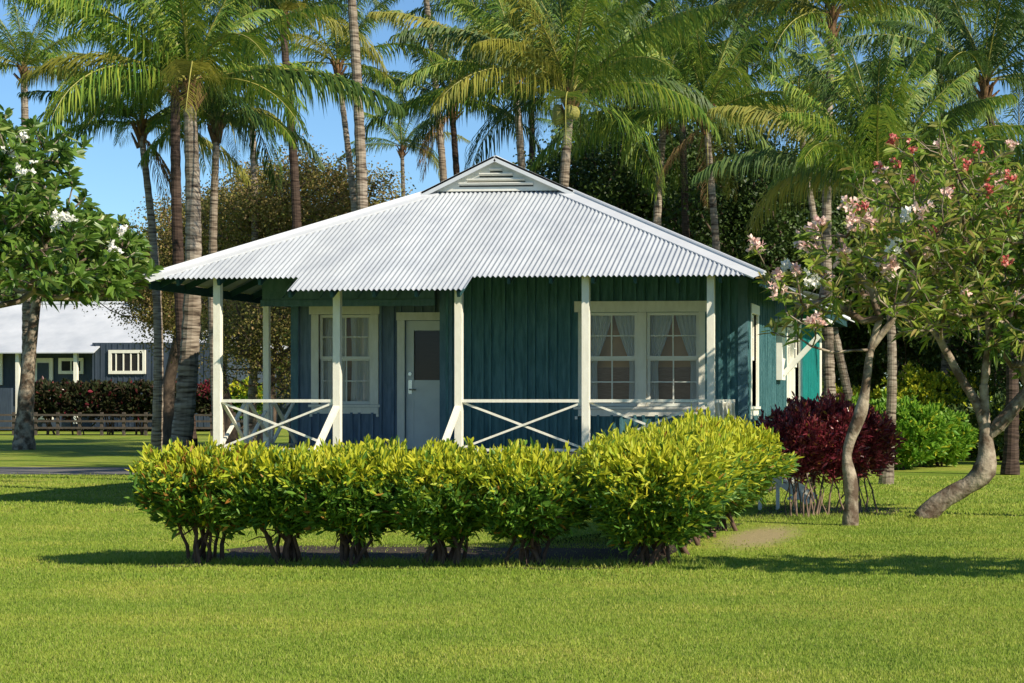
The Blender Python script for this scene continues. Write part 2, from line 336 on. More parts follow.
# caps along hips and ridge: two flanges lying on the planes and a roll
cp = MB()
def cap(a, b, na, nb, w=.2):
    a, b = np.array(a, float), np.array(b, float); d = (b-a)/np.linalg.norm(b-a)
    for n_, sgn in ((na, 1), (nb, -1)):
        n_ = np.array(n_, float); n_ /= np.linalg.norm(n_); s_ = np.cross(n_, d); s_ /= np.linalg.norm(s_)
        # choose the direction falling away from the hip
        if s_[2] > 0: s_ = -s_
        o1 = n_*.022; o2 = n_*.018
        cp.add([a+o1, b+o1, b+o2+s_*w, a+o2+s_*w], [(0, 1, 2, 3)])
        cp.add([a+o2+s_*w, b+o2+s_*w, b+s_*w-n_*.005, a+s_*w-n_*.005], [(0, 1, 2, 3)])
    cp.tube([a+(0, 0, .03), b+(0, 0, .03)], .032, 8)
nF = (0, -tF, 1); nL = (-tL, 0, 1); nR = (tR, 0, 1); nB = (0, tF, 1)
cap((XL, YE, ZE), (GL, YG, ZG), nF, nL); cap((XR, YE, ZE), (GR, YG, ZG), nF, nR)
cap((XL, YB, ZE), (GL, YGB, ZG), nB, nL); cap((XR, YB, ZE), (GR, YGB, ZG), nB, nR)
cap((XP, YG-.1, ZP), (XP, YGB, ZP), nL, nR)
for s_, gx, t in ((-1, GL, tL), (1, GR, tR)):   # verge flashing over the gablet
    a = np.array((gx+s_*.12, YG-.1, ZG-.12*t+.025)); b = np.array((XP, YG-.1, ZP+.03))
    cp.bar(a, b, .16, .03); cp.bar(a+(0, -.07, -.03), b+(0, -.07, -.03), .02, .09)
cp.build('ridge_cap', M['cap'], roof)
gv = MB(); gy = YG-.06
gv.add([(GL-.02, gy, ZG), (GR+.02, gy, ZG), (XP, gy, ZP), (GL-.02, gy+.05, ZG), (GR+.02, gy+.05, ZG), (XP, gy+.05, ZP)], [(0, 1, 2)])
for i, (zz, hw) in enumerate(((.085, .60), (.145, .47), (.235, .27), (.31, .10))):
    gv.box(XP-hw, XP+hw, gy-.008, gy-.003, ZG+zz-.016, ZG+zz+.014, 1)
    gv.bar((XP-hw, gy-.03, ZG+zz+.026), (XP+hw, gy-.03, ZG+zz+.026), .06, .012, up=(0, .6, 1))
gv.build('gable_vent', [M['louvre'], M['dark']], roof)
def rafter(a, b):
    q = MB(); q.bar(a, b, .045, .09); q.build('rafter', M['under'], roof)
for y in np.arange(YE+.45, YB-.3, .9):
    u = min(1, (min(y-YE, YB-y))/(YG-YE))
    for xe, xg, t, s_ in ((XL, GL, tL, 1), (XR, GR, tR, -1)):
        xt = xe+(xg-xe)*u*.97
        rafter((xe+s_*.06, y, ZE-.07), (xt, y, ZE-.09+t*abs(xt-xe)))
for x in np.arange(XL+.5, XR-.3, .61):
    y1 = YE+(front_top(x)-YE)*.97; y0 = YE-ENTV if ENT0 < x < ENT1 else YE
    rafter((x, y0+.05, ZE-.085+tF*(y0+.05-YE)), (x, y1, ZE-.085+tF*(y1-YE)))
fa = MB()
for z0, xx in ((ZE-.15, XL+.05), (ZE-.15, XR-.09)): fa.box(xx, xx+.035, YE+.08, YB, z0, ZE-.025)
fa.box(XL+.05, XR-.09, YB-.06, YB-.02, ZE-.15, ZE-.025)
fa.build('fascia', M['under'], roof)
# ---- walls -------------------------------------------------------
YW1, YW2, YBK = 31.5, 30.6, 43.2        # door wall, bump-out wall, rear wall
XW0, XW1, XB = -11.40, -3.90, WX(442, 30.6)
def Lf(o, U, Nn):
    o, U, Nn = (np.array(q, float) for q in (o, U, Nn))
    return lambda u, n_, z: o+U*u+Nn*n_+np.array((0, 0, z))
def lbox(mb, fr, u0, u1, n0, n1, z0, z1, m=0):
    V = [fr(u, n_, z) for z in (z0, z1) for n_ in (n0, n1) for u in (u0, u1)]
    mb.add(V, [(0, 2, 3, 1), (4, 5, 7, 6), (0, 1, 5, 4), (2, 6, 7, 3), (0, 4, 6, 2), (1, 3, 7, 5)], m)
def wall(fr, W, z0, z1, holes, seed, name, mat, parent=COT, top=None):
    mb = MB(); rd = random.Random(seed)
    hs = sorted(holes); u = 0
    for (a, b_, c, d) in hs:
        if a > u: lbox(mb, fr, u, a, -.1, 0, z0, z1)
        if c > z0: lbox(mb, fr, a, b_, -.1, 0, z0, c)
        lbox(mb, fr, a, b_, -.1, 0, d, z1); u = b_
    lbox(mb, fr, u, W, -.1, 0, z0, z1)
    u = .09; k = 0
    while u < W-.06:
        seg = [(z0, z1)]
        for (a, b_, c, d) in hs:
            if a-.12 < u < b_+.12: seg = [(z0, c-.13), (d+.1, z1)]
        for p, q in seg:
            if q-p > .05: lbox(mb, fr, u-.021, u+.021, .0005, .036, p+.002, q-.002)
        u += (.13 if k % 2 else .21)+rd.uniform(-.012, .012); k += 1
    return mb.build(name, mat, parent)
def window(fr, u0, u1, z0, z1, style, label=None, trim=.11, deep=.4, cur='tie'):
    """trim around an opening with one or two double hung sashes"""
    mb = MB(); e = .003
    lbox(mb, fr, u0-trim, u0, -.06, .035, z0-.0, z1); lbox(mb, fr, u1, u1+trim, -.06, .035, z0, z1)
    lbox(mb, fr, u0-trim-.02, u1+trim+.02, -.06, .045, z1+e, z1+trim+.03)
    lbox(mb, fr, u0-trim-.03, u1+trim+.03, -.06, .06, z0-.045, z0-e); lbox(mb, fr, u0-trim, u1+trim, -.001, .03, z0-.15, z0-.048)
    for q in (u0-trim-.01, u1+trim-.03): lbox(mb, fr, q, q+.04, .002, .05, z0-.2, z0-.152)
    win = mb.build('window', M['white'], COT)
    n = 2 if style == 'double' else 1
    mul = .14; W = (u1-u0-(n-1)*mul)/n; zm = (z0+z1)/2
    if n == 2:
        mm = MB(); lbox(mm, fr, u0+W+.002, u1-W-.002, -.06, .03, z0+.002, z1-.002); mm.build('mullion', M['white'], win)
    for i in range(n):
        a = u0+i*(W+mul); b_ = a+W; sw = .05
        for (c, d, off) in ((zm, z1, -.03), (z0, zm+.03, -.065)):
            s = MB()
            lbox(s, fr, a+e, a+sw, off-.03, off, c+e, d-e); lbox(s, fr, b_-sw, b_-e, off-.03, off, c+e, d-e)
            lbox(s, fr, a+sw, b_-sw, off-.03, off, c+e, c+sw); lbox(s, fr, a+sw, b_-sw, off-.03, off, d-sw, d-e)
            mid = (a+b_)/2
            lbox(s, fr, mid-.01, mid+.01, off-.025, off-.005, c+sw, d-sw); zc = (c+d)/2
            lbox(s, fr, a+sw, mid-.01, off-.025, off-.005, zc-.009, zc+.009); lbox(s, fr, mid+.01, b_-sw, off-.025, off-.005, zc-.009, zc+.009)
            s.build('sash', M['sash'], win)
            p = MB(); p.add([fr(a+sw, off-.015, c+sw), fr(b_-sw, off-.015, c+sw), fr(b_-sw, off-.015, d-sw), fr(a+sw, off-.015, d-sw)], [(0, 1, 2, 3)])
            p.build('pane', M['glass'], win)
        # curtains hung just behind the glass
        for side in (0, 1):
            nu, nz = 26, 14; V = []
            for jz in range(nz+1):
                t = jz/nz; z = z1-.01-(z1-z0-.02)*t
                if cur == 'tie': inner = (.98-.62*min(1, t*1.9)**1.2 if t < .55 else .36+.08*(t-.55))
                else: inner = .93-.06*math.sin(t*3)
                for ju in range(nu+1):
                    q = ju/nu; fold = .018*math.sin(q*34+side)+.006*math.sin(q*61)
                    uu = q*inner*W/2*.98
                    u_ = a+.01+uu if side == 0 else b_-.01-uu
                    V.append(fr(u_, -.17+fold, z))
            i_ = [(r*(nu+1)+c_, r*(nu+1)+c_+1, (r+1)*(nu+1)+c_+1, (r+1)*(nu+1)+c_) for r in range(nz) for c_ in range(nu)]
            c = MB(); c.add(V, i_); c.build('curtain', M['curtain'], win, smooth=True)
    # the room behind
    r_ = MB()
    A, B = u0-.25, u1+.25
    lbox(r_, fr, A, B, -deep-.02, -deep, z0-.5, z1+.25, 0)
    lbox(r_, fr, A-.02, A, -deep, -.12, z0-.5, z1+.25, 0); lbox(r_, fr, B, B+.02, -deep, -.12, z0-.5, z1+.25, 0)
    lbox(r_, fr, A, B, -deep, -.12, z1+.252, z1+.27, 0)
    if style != 'plain': lbox(r_, fr, A+.1, B-.1, -deep+.003, -deep+.06, z0-.5, zm-.12, 1)
    r_.build('interior_wall', [M['inside'], M['blind']], win)
    if label: win['label'] = label
    return win
front1 = Lf((XW0, YW1, 0), (1, 0, 0), (0, -1, 0))
w1a, w1b = WX(319, YW1)-XW0, WX(371, YW1)-XW0
dA = WX(405, YW1)-XW0; dB = dA+.84; dT = 2.88
hw1 = (w1a, w1b, 1.53, 2.98); hd = (dA, dB, FL, dT)
W1 = XB-XW0+.05
wall(front1, W1, FL, 3.62, [hw1, hd], 1, 'wall', M['teal_skylit'])
window(front1, *hw1, 'single', 'single sash window with closed white curtains beside the door', trim=.13, cur='closed')
front2 = Lf((XB, YW2, 0), (1, 0, 0), (0, -1, 0)); W2 = XW1-XB
w2a, w2b = WX(585, YW2)-XB, WX(699, YW2)-XB
hw2 = (w2a, w2b, 1.5, 2.96)
wall(front2, W2, .3, 3.56, [hw2], 2, 'wall', M['teal'])
window(front2, *hw2, 'double', 'wide double window with white tied back curtains', trim=.14, cur='tie', deep=.36)
# corner boards of the bump-out
cb_ = MB(); cb_.box(XB-.03, XB+.17, YW2-.028, YW2-.004, .3, 3.7); cb_.box(XB-.03, XB-.004, YW2-.004, YW1-.02, FL+.01, 3.8); cb_.build('corner_board', M['teal_trim'], COT)
cb_ = MB(); cb_.box(XW1-.12, XW1+.028, YW2-.03, YW2-.004, .3, 3.5); cb_.build('corner_board', M['teal_trim'], COT)
cb_ = MB(); cb_.box(XW0-.02, XW0+.1, YW1-.05, YW1-.024, FL+.01, 3.7); cb_.build('corner_board', M['teal_trim'], COT)
# side wall
side = Lf((XW1, YW2, 0), (0, 1, 0), (1, 0, 0))
def SY(px): # world y on the side wall seen at px
    k = (px-CXP)/F; return XW1*(cS+k*sS)/(k*cS-sS)
s1 = (SY(750)-YW2, SY(756)-YW2, 1.5, 2.96)
s2 = (SY(786)-YW2, SY(798.5)-YW2, 1.5, 2.96)
wall(side, SY(800)-YW2+.2, .3, 3.5, [s1, s2], 3, 'wall', M['teal'])
far = Lf((XW1, SY(800)+.2, 0), (0, 1, 0), (1, 0, 0))
wall(far, YBK-SY(800)-.2, .3, 3.55, [], 4, 'wall', M['teal_sunlit'])['label'] = 'rear part of the side wall with sunlight painted in as turquoise'
window(side, *s1, 'plain', 'narrow looking window at the front of the side wall', trim=.12, cur='closed')
window(side, *s2, 'double', 'side window in full sun near the rear corner', trim=.12, cur='closed')
cb_ = MB(); cb_.box(XW1-.05, XW1+.05, YBK-.35, YBK+.02, .3, 3.55); o = cb_.build('corner_board', M['white'], COT); o['label'] = 'cream corner board at the rear of the side wall'
# rear and left walls
bk = MB(); bk.box(XW0, XW1-.1, YBK-.1, YBK-.002, FL, 3.55); bk.box(XW0, XW0+.1, YW1+.1, YBK-.1, FL, 3.6); bk.build('wall', M['teal'], COT)
# hood bracket on the side wall
hb = MB(); yb = SY(775); hb.box(XW1+.03, XW1+.13, yb-.06, yb+.5, 1.95, 2.9); hb.bar((XW1+.13, yb+.2, 2.05), (XW1+.75, yb+.2, 2.72), .07, .09)
hb.box(XW1+.03, XW1+.95, yb-.3, yb+.9, 2.95, 3.0); hb.build('hood_bracket', M['louvre'], COT)
# door
d = MB(); e = .004
lbox(d, front1, dA+e, dB-e, -.09, -.045, FL+.01, FL+1.12); lbox(d, front1, dA+e, dA+.13, -.09, -.045, FL+1.12, dT-e); lbox(d, front1, dB-.13, dB-e, -.09, -.045, FL+1.12, dT-e)
lbox(d, front1, dA+.13, dB-.13, -.09, -.045, dT-.16, dT-e)
lbox(d, front1, dA+.12, dA+.135, -.044, -.036, FL+.15, dT-.15); lbox(d, front1, dB-.135, dB-.12, -.044, -.036, FL+.15, dT-.15)
lbox(d, front1, dA+.136, dB-.136, -.044, -.036, FL+1.0, FL+1.015)
door = d.build('door', M['door'], COT); door['label'] = 'pale grey half glazed front door'
t = MB(); lbox(t, front1, dA-.12, dA, -.05, .035, FL+.004, dT); lbox(t, front1, dB, dB+.1, -.05, .035, FL+.004, dT); lbox(t, front1, dA-.13, dB+.12, -.05, .045, dT+.003, dT+.13)
t.build('door_frame', M['white'], door)
p = MB(); p.add([front1(dA+.13, -.07, FL+1.12), front1(dB-.13, -.07, FL+1.12), front1(dB-.13, -.07, dT-.16), front1(dA+.13, -.07, dT-.16)], [(0, 1, 2, 3)]); p.build('pane', M['glass'], door)
bl = MB(); lbox(bl, front1, dA+.05, dB-.05, -.16, -.14, FL+.9, dT-.05)
for i in range(16): lbox(bl, front1, dA+.14, dB-.14, -.14, -.12, FL+1.0+i*.06, FL+1.03+i*.06)
bl.build('blind', M['blind_dark'], door)
h = MB(); lbox(h, front1, dA+.045, dA+.105, -.044, -.03, FL+.9, FL+1.12); h.tube([front1(dA+.075, -.03, FL+.97), front1(dA+.075, .03, FL+.97)], .013, 8); h.tube([front1(dA+.075, .03, FL+.97), front1(dA+.19, .03, FL+.965)], .012, 8)
h.build('handle', M['steel'], door)
h = MB(); h.tube([front1(dA+.075, -.044, FL+1.22), front1(dA+.075, -.015, FL+1.22)], .03, 12); h.build('lock', M['steel'], door)
# header beam behind the front posts
hd_ = MB(); hd_.box(XW0-.1, XB-.04, 30.33, 30.38, 3.06, 3.16); hd_.box(XW0-.08, XB-.05, 30.35, 30.37, 3.163, 3.52)
for x in np.arange(XW0+.3, XB-.1, .6): hd_.bar((x-.05, 30.31, 3.2), (x+.1, 30.31, 3.42), .04, .05, up=(0, 1, 0))
hd_.build('header_beam', M['teal_trim'], COT)
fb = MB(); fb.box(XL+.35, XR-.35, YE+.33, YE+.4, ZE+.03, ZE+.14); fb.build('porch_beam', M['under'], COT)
# porch floor, skirt, piers
fl = MB(); fl.box(XW0-.15, XB, YE+.1, YW1-.1, FL-.06, FL-.003); fl.box(XB+.002, XW1-.08, YE+.1, YW2-.03, FL-.06, FL-.003)
fl.build('porch_floor', M['floor'], COT)
rm = MB(); rm.box(XW0-.12, XW1-.1, YE+.16, YE+.2, FL-.24, FL-.063); rm.build('rim_board', M['teal_trim'], COT)
sk = MB(); sk.box(XW0-.1, XW1-.12, YE+.22, YE+.27, .0, .13); sk.build('base_board', M['white'], COT)
for x in np.linspace(XW0, XW1-.3, 6):
    for y in (YE+.4, YW1-.3, 36, 42.5):
        pr = MB(); pr.box(x-.12, x+.12, y-.12, y+.12, 0, .12); pr.box(x-.06, x+.06, y-.06, y+.06, .121, FL-.07); pr.build('pier', M['pier'], COT)
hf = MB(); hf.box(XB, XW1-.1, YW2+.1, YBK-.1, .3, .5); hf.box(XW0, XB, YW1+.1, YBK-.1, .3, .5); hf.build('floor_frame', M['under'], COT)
# posts
PX = [WX(218, 28.3), WX(337.5, 28.3), WX(459, 28.3), WX(586, 28.3), WX(711, 28.3)]
def post(x, y, w, z0=FL, z1=None):
    z1 = z1 or ZE+tF*(y-YE)-.03
    q = MB(); q.box(x-w, x+w, y-w, y+w, z0, z1); q.build('porch_post', M['white'], COT)
for x in PX: post(x, 28.3, .052)
post(PX[0], 30.25, .045, FL, 3.055)
YP = 28.3
def rail_x(x0, x1, y):
    q = MB(); q.box(x0+.054, x1-.054, y-.03, y+.03, 1.565, 1.61); q.box(x0+.054, x1-.054, y-.02, y+.02, FL+.06, FL+.1)
    q.bar((x0+.055, y-.006, FL+.11), (x1-.055, y-.006, 1.56), .03, .028, up=(0, 1, 0)); q.bar((x0+.055, y+.026, 1.56), (x1-.055, y+.026, FL+.11), .03, .028, up=(0, 1, 0))
    q.build('porch_railing', M['white'], COT)
rail_x(PX[0], PX[1], YP); rail_x(PX[2], PX[3], YP); rail_x(PX[3], PX[4], YP)
def rail_side(x, y0, y1, n):
    q = MB(); q.box(x-.03, x+.03, y0+.054, y1-.01, 1.565, 1.61); q.box(x-.02, x+.02, y0+.054, y1-.01, FL+.06, FL+.1)
    L = (y1-y0-.06)/n
    for i in range(n):
        a = y0+.055+i*L; b_ = a+L
        if i: q.box(x-.03, x+.03, a-.03, a+.03, FL+.1, 1.565)
        q.bar((x-.0, a+.03, FL+.11), (x-.0, b_-.03, 1.56), .028, .05, up=(1, 0, 0)); q.bar((x+.04, a+.03, 1.56), (x+.04, b_-.03, FL+.11), .028, .05, up=(1, 0, 0))
    q.build('porch_railing', M['white'], COT)
rail_side(PX[0], YP, YW1-.03, 3); rail_side(PX[4]+.02, YP, YW2-.03, 5)
# steps down to the lawn between the middle posts
st = MB()
for i in range(4):
    st.box(PX[1]+.06, PX[2]-.06, YE+.1-(i+1)*.28, YE+.1-i*.28-.003, FL-.2*(i+1)+.16-.04, FL-.2*(i+1)+.16)
st.build('porch_steps', M['floor'], COT)
for x in (PX[1]-.0, PX[2]-.0):
    q = MB(); q.bar((x, YP-.055, 1.5), (x, YP-1.3, .6), .09, .045); q.bar((x, YP-.055, FL-.1), (x, YP-1.25, .05), .05, .18); q.box(x-.04, x+.04, YP-1.32, YP-1.24, 0, .62); q.build('stair_rail', M['white'], COT)
# side steps at the right corner
ss = MB(); x0 = -3.6
for k_, z_ in enumerate((.62, .40, .18)):
    ss.box(x0+k_*.26, x0+k_*.26+.24, 28.9, 29.8, z_-.03, z_)
ss.bar((x0-.1, 28.87, .78), (x0+.85, 28.87, .12), .04, .12); ss.bar((x0-.1, 29.83, .78), (x0+.85, 29.83, .12), .04, .12)
for k_ in range(3): ss.box(x0+k_*.26+.1, x0+k_*.26+.15, 28.86, 28.9, 0, .6-.2*k_)
ss.build('side_steps', M['white'], COT)
# rear lanai roof beyond the rear wall
rl = MB()
def lan_ev(y): return (-3.74, y, 3.86), (-6.2, y, 4.5)
corr(rl, np.arange(YB+.1, 53, PITCH/4), lan_ev)
rl.box(-3.80, -3.72, YB+.1, 53, 3.72, 3.84)
o = rl.build('lanai_roof', M['roof'], COT)
for y in (48, 52.7): 
    q = MB(); q.box(-5.9, -5.8, y-.05, y+.05, 0, 4.3); q.build('lanai_post', M['white'], COT)
# ================================================================== LEAF TOOLS
def leaves(mb, P, D, L, W, m=0, fold=.25, rg=rng, droop=0.0, long=False):
    """folded diamond leaves: P base points, D directions, L lengths, W half widths"""
    n = len(P)
    if n == 0: return
    D = D/(np.linalg.norm(D, axis=1)[:, None]+1e-9)
    r = rg.normal(size=(n, 3)); S = np.cross(D, r); S /= np.linalg.norm(S, axis=1)[:, None]+1e-9; U = np.cross(S, D)
    L = np.broadcast_to(L, (n,))[:, None]; W = np.broadcast_to(W, (n,))[:, None]
    mid = P+D*L*.5; tip = P+D*L; tip[:, 2] -= (L[:, 0]*droop)
    a = mid+S*W+U*W*fold; b_ = mid-S*W+U*W*fold
    if long:
        a1 = P+D*L*.3+S*W*.9+U*W*fold; a2 = P+D*L*.7+S*W*.8+U*W*fold; b1 = P+D*L*.3-S*W*.9+U*W*fold; b2 = P+D*L*.7-S*W*.8+U*W*fold
        a2[:, 2] -= L[:, 0]*droop*.35; b2[:, 2] -= L[:, 0]*droop*.35
        V = np.stack([P, a1, a2, tip, b2, b1], 1).reshape(-1, 3); i = np.arange(n)[:, None]*6
        Fq = np.concatenate([i+np.array([[0, 1, 2, 3]]), i+np.array([[0, 3, 4, 5]])], 1).reshape(-1, 4)
        mm = np.repeat(m, 2) if isinstance(m, np.ndarray) else m
        mb.add(V, Fq, mm)
    else:
        V = np.stack([P, a, tip, b_], 1).reshape(-1, 3)
        mb.add(V, np.arange(4*n).reshape(-1, 4), m)
def rdir(n, rg, up=0.0):
    d = rg.normal(size=(n, 3)); d /= np.linalg.norm(d, axis=1)[:, None]; d[:, 2] += up; return d/np.linalg.norm(d, axis=1)[:, None]
def grow(trunk, tips, rg, step=.35, rt=.02, rmax=.2, expo=.45, sag=.0, upb=.25, pl=.35, limbs=()):
    """connect every tip to the nearest living branch; returns edge tubes and twig directions"""
    nodes_ = [np.array(trunk[0], float)]; par = [-1]; plen = [0.0]
    for q in trunk[1:]:
        q = np.array(q, float); k = max(1, int(np.linalg.norm(q-nodes_[-1])/step)); p0 = nodes_[-1]
        for j in range(1, k+1):
            nodes_.append(p0+(q-p0)*j/k); par.append(len(nodes_)-2); plen.append(0.0)
    nt_ = len(nodes_)
    top = nodes_[-1]; start = max(1, int(nt_*.55)); minr = {}
    for lp, r0, r1 in limbs:
        A = np.array(nodes_[:nt_]); prev = int(np.argmin(np.linalg.norm(A-np.array(lp[0]), axis=1))); tot = sum(np.linalg.norm(np.array(lp[i+1])-np.array(lp[i])) for i in range(len(lp)-1)); acc = 0
        for i in range(len(lp)-1):
            a, b_ = np.array(lp[i], float), np.array(lp[i+1], float); k = max(1, int(np.linalg.norm(b_-a)/.15))
            for j in range(1, k+1):
                nodes_.append(a+(b_-a)*j/k+rg.normal(0, .006, 3)); par.append(prev); prev = len(nodes_)-1; acc += np.linalg.norm(b_-a)/k; plen.append(0.0); minr[prev] = r0+(r1-r0)*acc/tot
    order = np.argsort(np.linalg.norm(tips-top, axis=1)); tipn = []
    for ti in order:
        t = tips[ti]; A = np.array(nodes_[start:]); PLn = np.array(plen[start:])
        dd = np.linalg.norm(A-t, axis=1)+pl*PLn+np.where(A[:, 2] > t[2]+.1, .8, 0)
        k = start+int(np.argmin(dd)); p0 = nodes_[k]; dist = np.linalg.norm(t-p0); ns = max(2, int(dist/step)); prev = k
        for j in range(1, ns+1):
            s = j/ns; q = p0+(t-p0)*s; q = q.copy(); q[2] -= upb*dist*.5*math.sin(math.pi*s)*(1 if t[2] > p0[2] else -.3)
            if j < ns: q += rg.normal(0, .06*step+.03*dist/ns, 3)
            nodes_.append(q); par.append(prev); plen.append(plen[k]+dist*s); prev = len(nodes_)-1
        tipn.append(prev)
    cnt = np.zeros(len(nodes_))
    for t in tipn:
        k = t
        while k != -1: cnt[k] += 1; k = par[k]
    rad = np.minimum(rt*np.maximum(cnt, 1)**expo, rmax)
    nd = np.array(nodes_)
    for k, v in minr.items(): rad[k] = max(rad[k], v) if rad[k] < v*1.2 else v*1.1
    dirs = np.array([nd[t]-nd[par[t]] for t in tipn]); dirs /= np.linalg.norm(dirs, axis=1)[:, None]+1e-9
    return nd, par, rad, nt_, nd[tipn], dirs
def wood(mb, nd, par, rad, nt_, trad=None, sides=6, rg=rng, knob=0.0):
    T = nd[:nt_]; tr = rad[:nt_].copy()
    if trad is not None: tr = np.interp(np.linspace(0, 1, nt_), np.linspace(0, 1, len(trad)), trad)
    # smooth trunk
    if nt_ > 3:
        t = np.linspace(0, nt_-1, nt_*3); P = np.stack([np.interp(t, np.arange(nt_), T[:, i]) for i in range(3)], -1)
        for _ in range(3): P[1:-1] = (P[:-2]+2*P[1:-1]+P[2:])/4
        rr = np.interp(t, np.arange(nt_), tr)*(1+knob*rg.normal(0, 1, len(t)))
        mb.tube(P, rr, 12)
    else: mb.tube(T, tr, 10)
    n = len(nd); idx = np.arange(nt_, n)
    if len(idx) == 0: return
    pa = np.array(par)[idx]; A = nd[pa]; B = nd[idx]; ra_ = np.minimum(rad[pa], rad[idx]*1.35); rb = rad[idx]
    D = B-A; D /= np.linalg.norm(D, axis=1)[:, None]+1e-9; ref = np.where(np.abs(D[:, 2:3]) > .9, [[1., 0, 0]], [[0, 0, 1.]])
    X = np.cross(D, ref); X /= np.linalg.norm(X, axis=1)[:, None]; Yv = np.cross(D, X)
    th = np.arange(sides)*2*math.pi/sides; c, s = np.cos(th)[None, :, None], np.sin(th)[None, :, None]
    ring = X[:, None]*c+Yv[:, None]*s
    V = np.concatenate([A[:, None]-D[:, None]*ra_[:, None, None]*.3+ring*ra_[:, None, None], B[:, None]+ring*rb[:, None, None]], 1)
    m_ = len(idx); i = (np.arange(m_)*2*sides)[:, None]; j = np.arange(sides)[None]; k = (j+1) % sides
    Fc = np.stack([i+j, i+k, i+k+sides, i+j+sides], -1).reshape(-1, 4); mb.add(V.reshape(-1, 3), Fc)
# ================================================================== PALMS
def frond(mb, mr, base, az, e0, bend, L, ml, rg, nl=46, ll=.88, sweep=0.0):
    n = 14; s = np.linspace(0, 1, n); e = e0-bend*s**1.35; azs = az+sweep*s**1.5
    dL = L/(n-1); step = np.stack([np.cos(azs)*np.cos(e), np.sin(azs)*np.cos(e), np.sin(e)], -1)*dL
    P = np.vstack([base, base+np.cumsum(step[:-1], 0)])
    mr.tube(P, np.linspace(.026, .005, n)*(L/3.6), 4, 1, cap=False)
    t = np.linspace(.1, .995, nl); Pb = np.stack([np.interp(t, s, P[:, i]) for i in range(3)], -1)
    T = np.gradient(P, axis=0); T /= np.linalg.norm(T, axis=1)[:, None]; Tb = np.stack([np.interp(t, s, T[:, i]) for i in range(3)], -1)
    Sd = np.cross(Tb, (0, 0, 1.)); Sd /= np.linalg.norm(Sd, axis=1)[:, None]+1e-6; Up = np.cross(Sd, Tb)
    prof = np.clip(np.minimum(t/.3, 1)**.6*(1-.72*np.clip((t-.45)/.55, 0, 1)**1.4), .1, 1)*ll*(L/3.6)
    for sg in (-1, 1):
        jit = rg.normal(0, .11, (nl, 3)); l = prof*rg.uniform(.8, 1.15, nl)
        tw = rg.normal(.12, .12, nl)[:, None]
        vert = np.clip(Tb[:, 2:3], 0, 1); d = Sd*sg*(.85-.3*vert)+Tb*(.5+.5*t[:, None]+.5*vert)+Up*tw+jit; d /= np.linalg.norm(d, axis=1)[:, None]
        dr = rg.uniform(.7, 1.3, nl)
        p1 = Pb+d*l[:, None]*.38; p1[:, 2] -= l*.07*dr
        d2 = d*.9; d2[:, 2] -= 1.15*dr; d2 /= np.linalg.norm(d2, axis=1)[:, None]; p2 = p1+d2*l[:, None]*.36
        d3 = d*.4; d3[:, 2] -= 1.9*dr; d3 /= np.linalg.norm(d3, axis=1)[:, None]; p3 = p2+d3*l[:, None]*.36
        w = .0135*(L/3.6)*Tb+Up*.006
        V = np.stack([Pb-w*.6, Pb+w*.6, p1-w, p1+w, p2-w*.8, p2+w*.8, p3], 1).reshape(-1, 3)
        i = np.arange(nl)[:, None]*7
        # keep islands joined: quads then a triangle sharing vertices
        q = np.concatenate([i+np.array([[0, 1, 3, 2]]), i+np.array([[2, 3, 5, 4]])], 1).reshape(-1, 4)
        base_n = mb.n; mb.add(V, q, ml); mb.f.append((np.concatenate([i+4, i+5, i+6], 1)+base_n, ml))
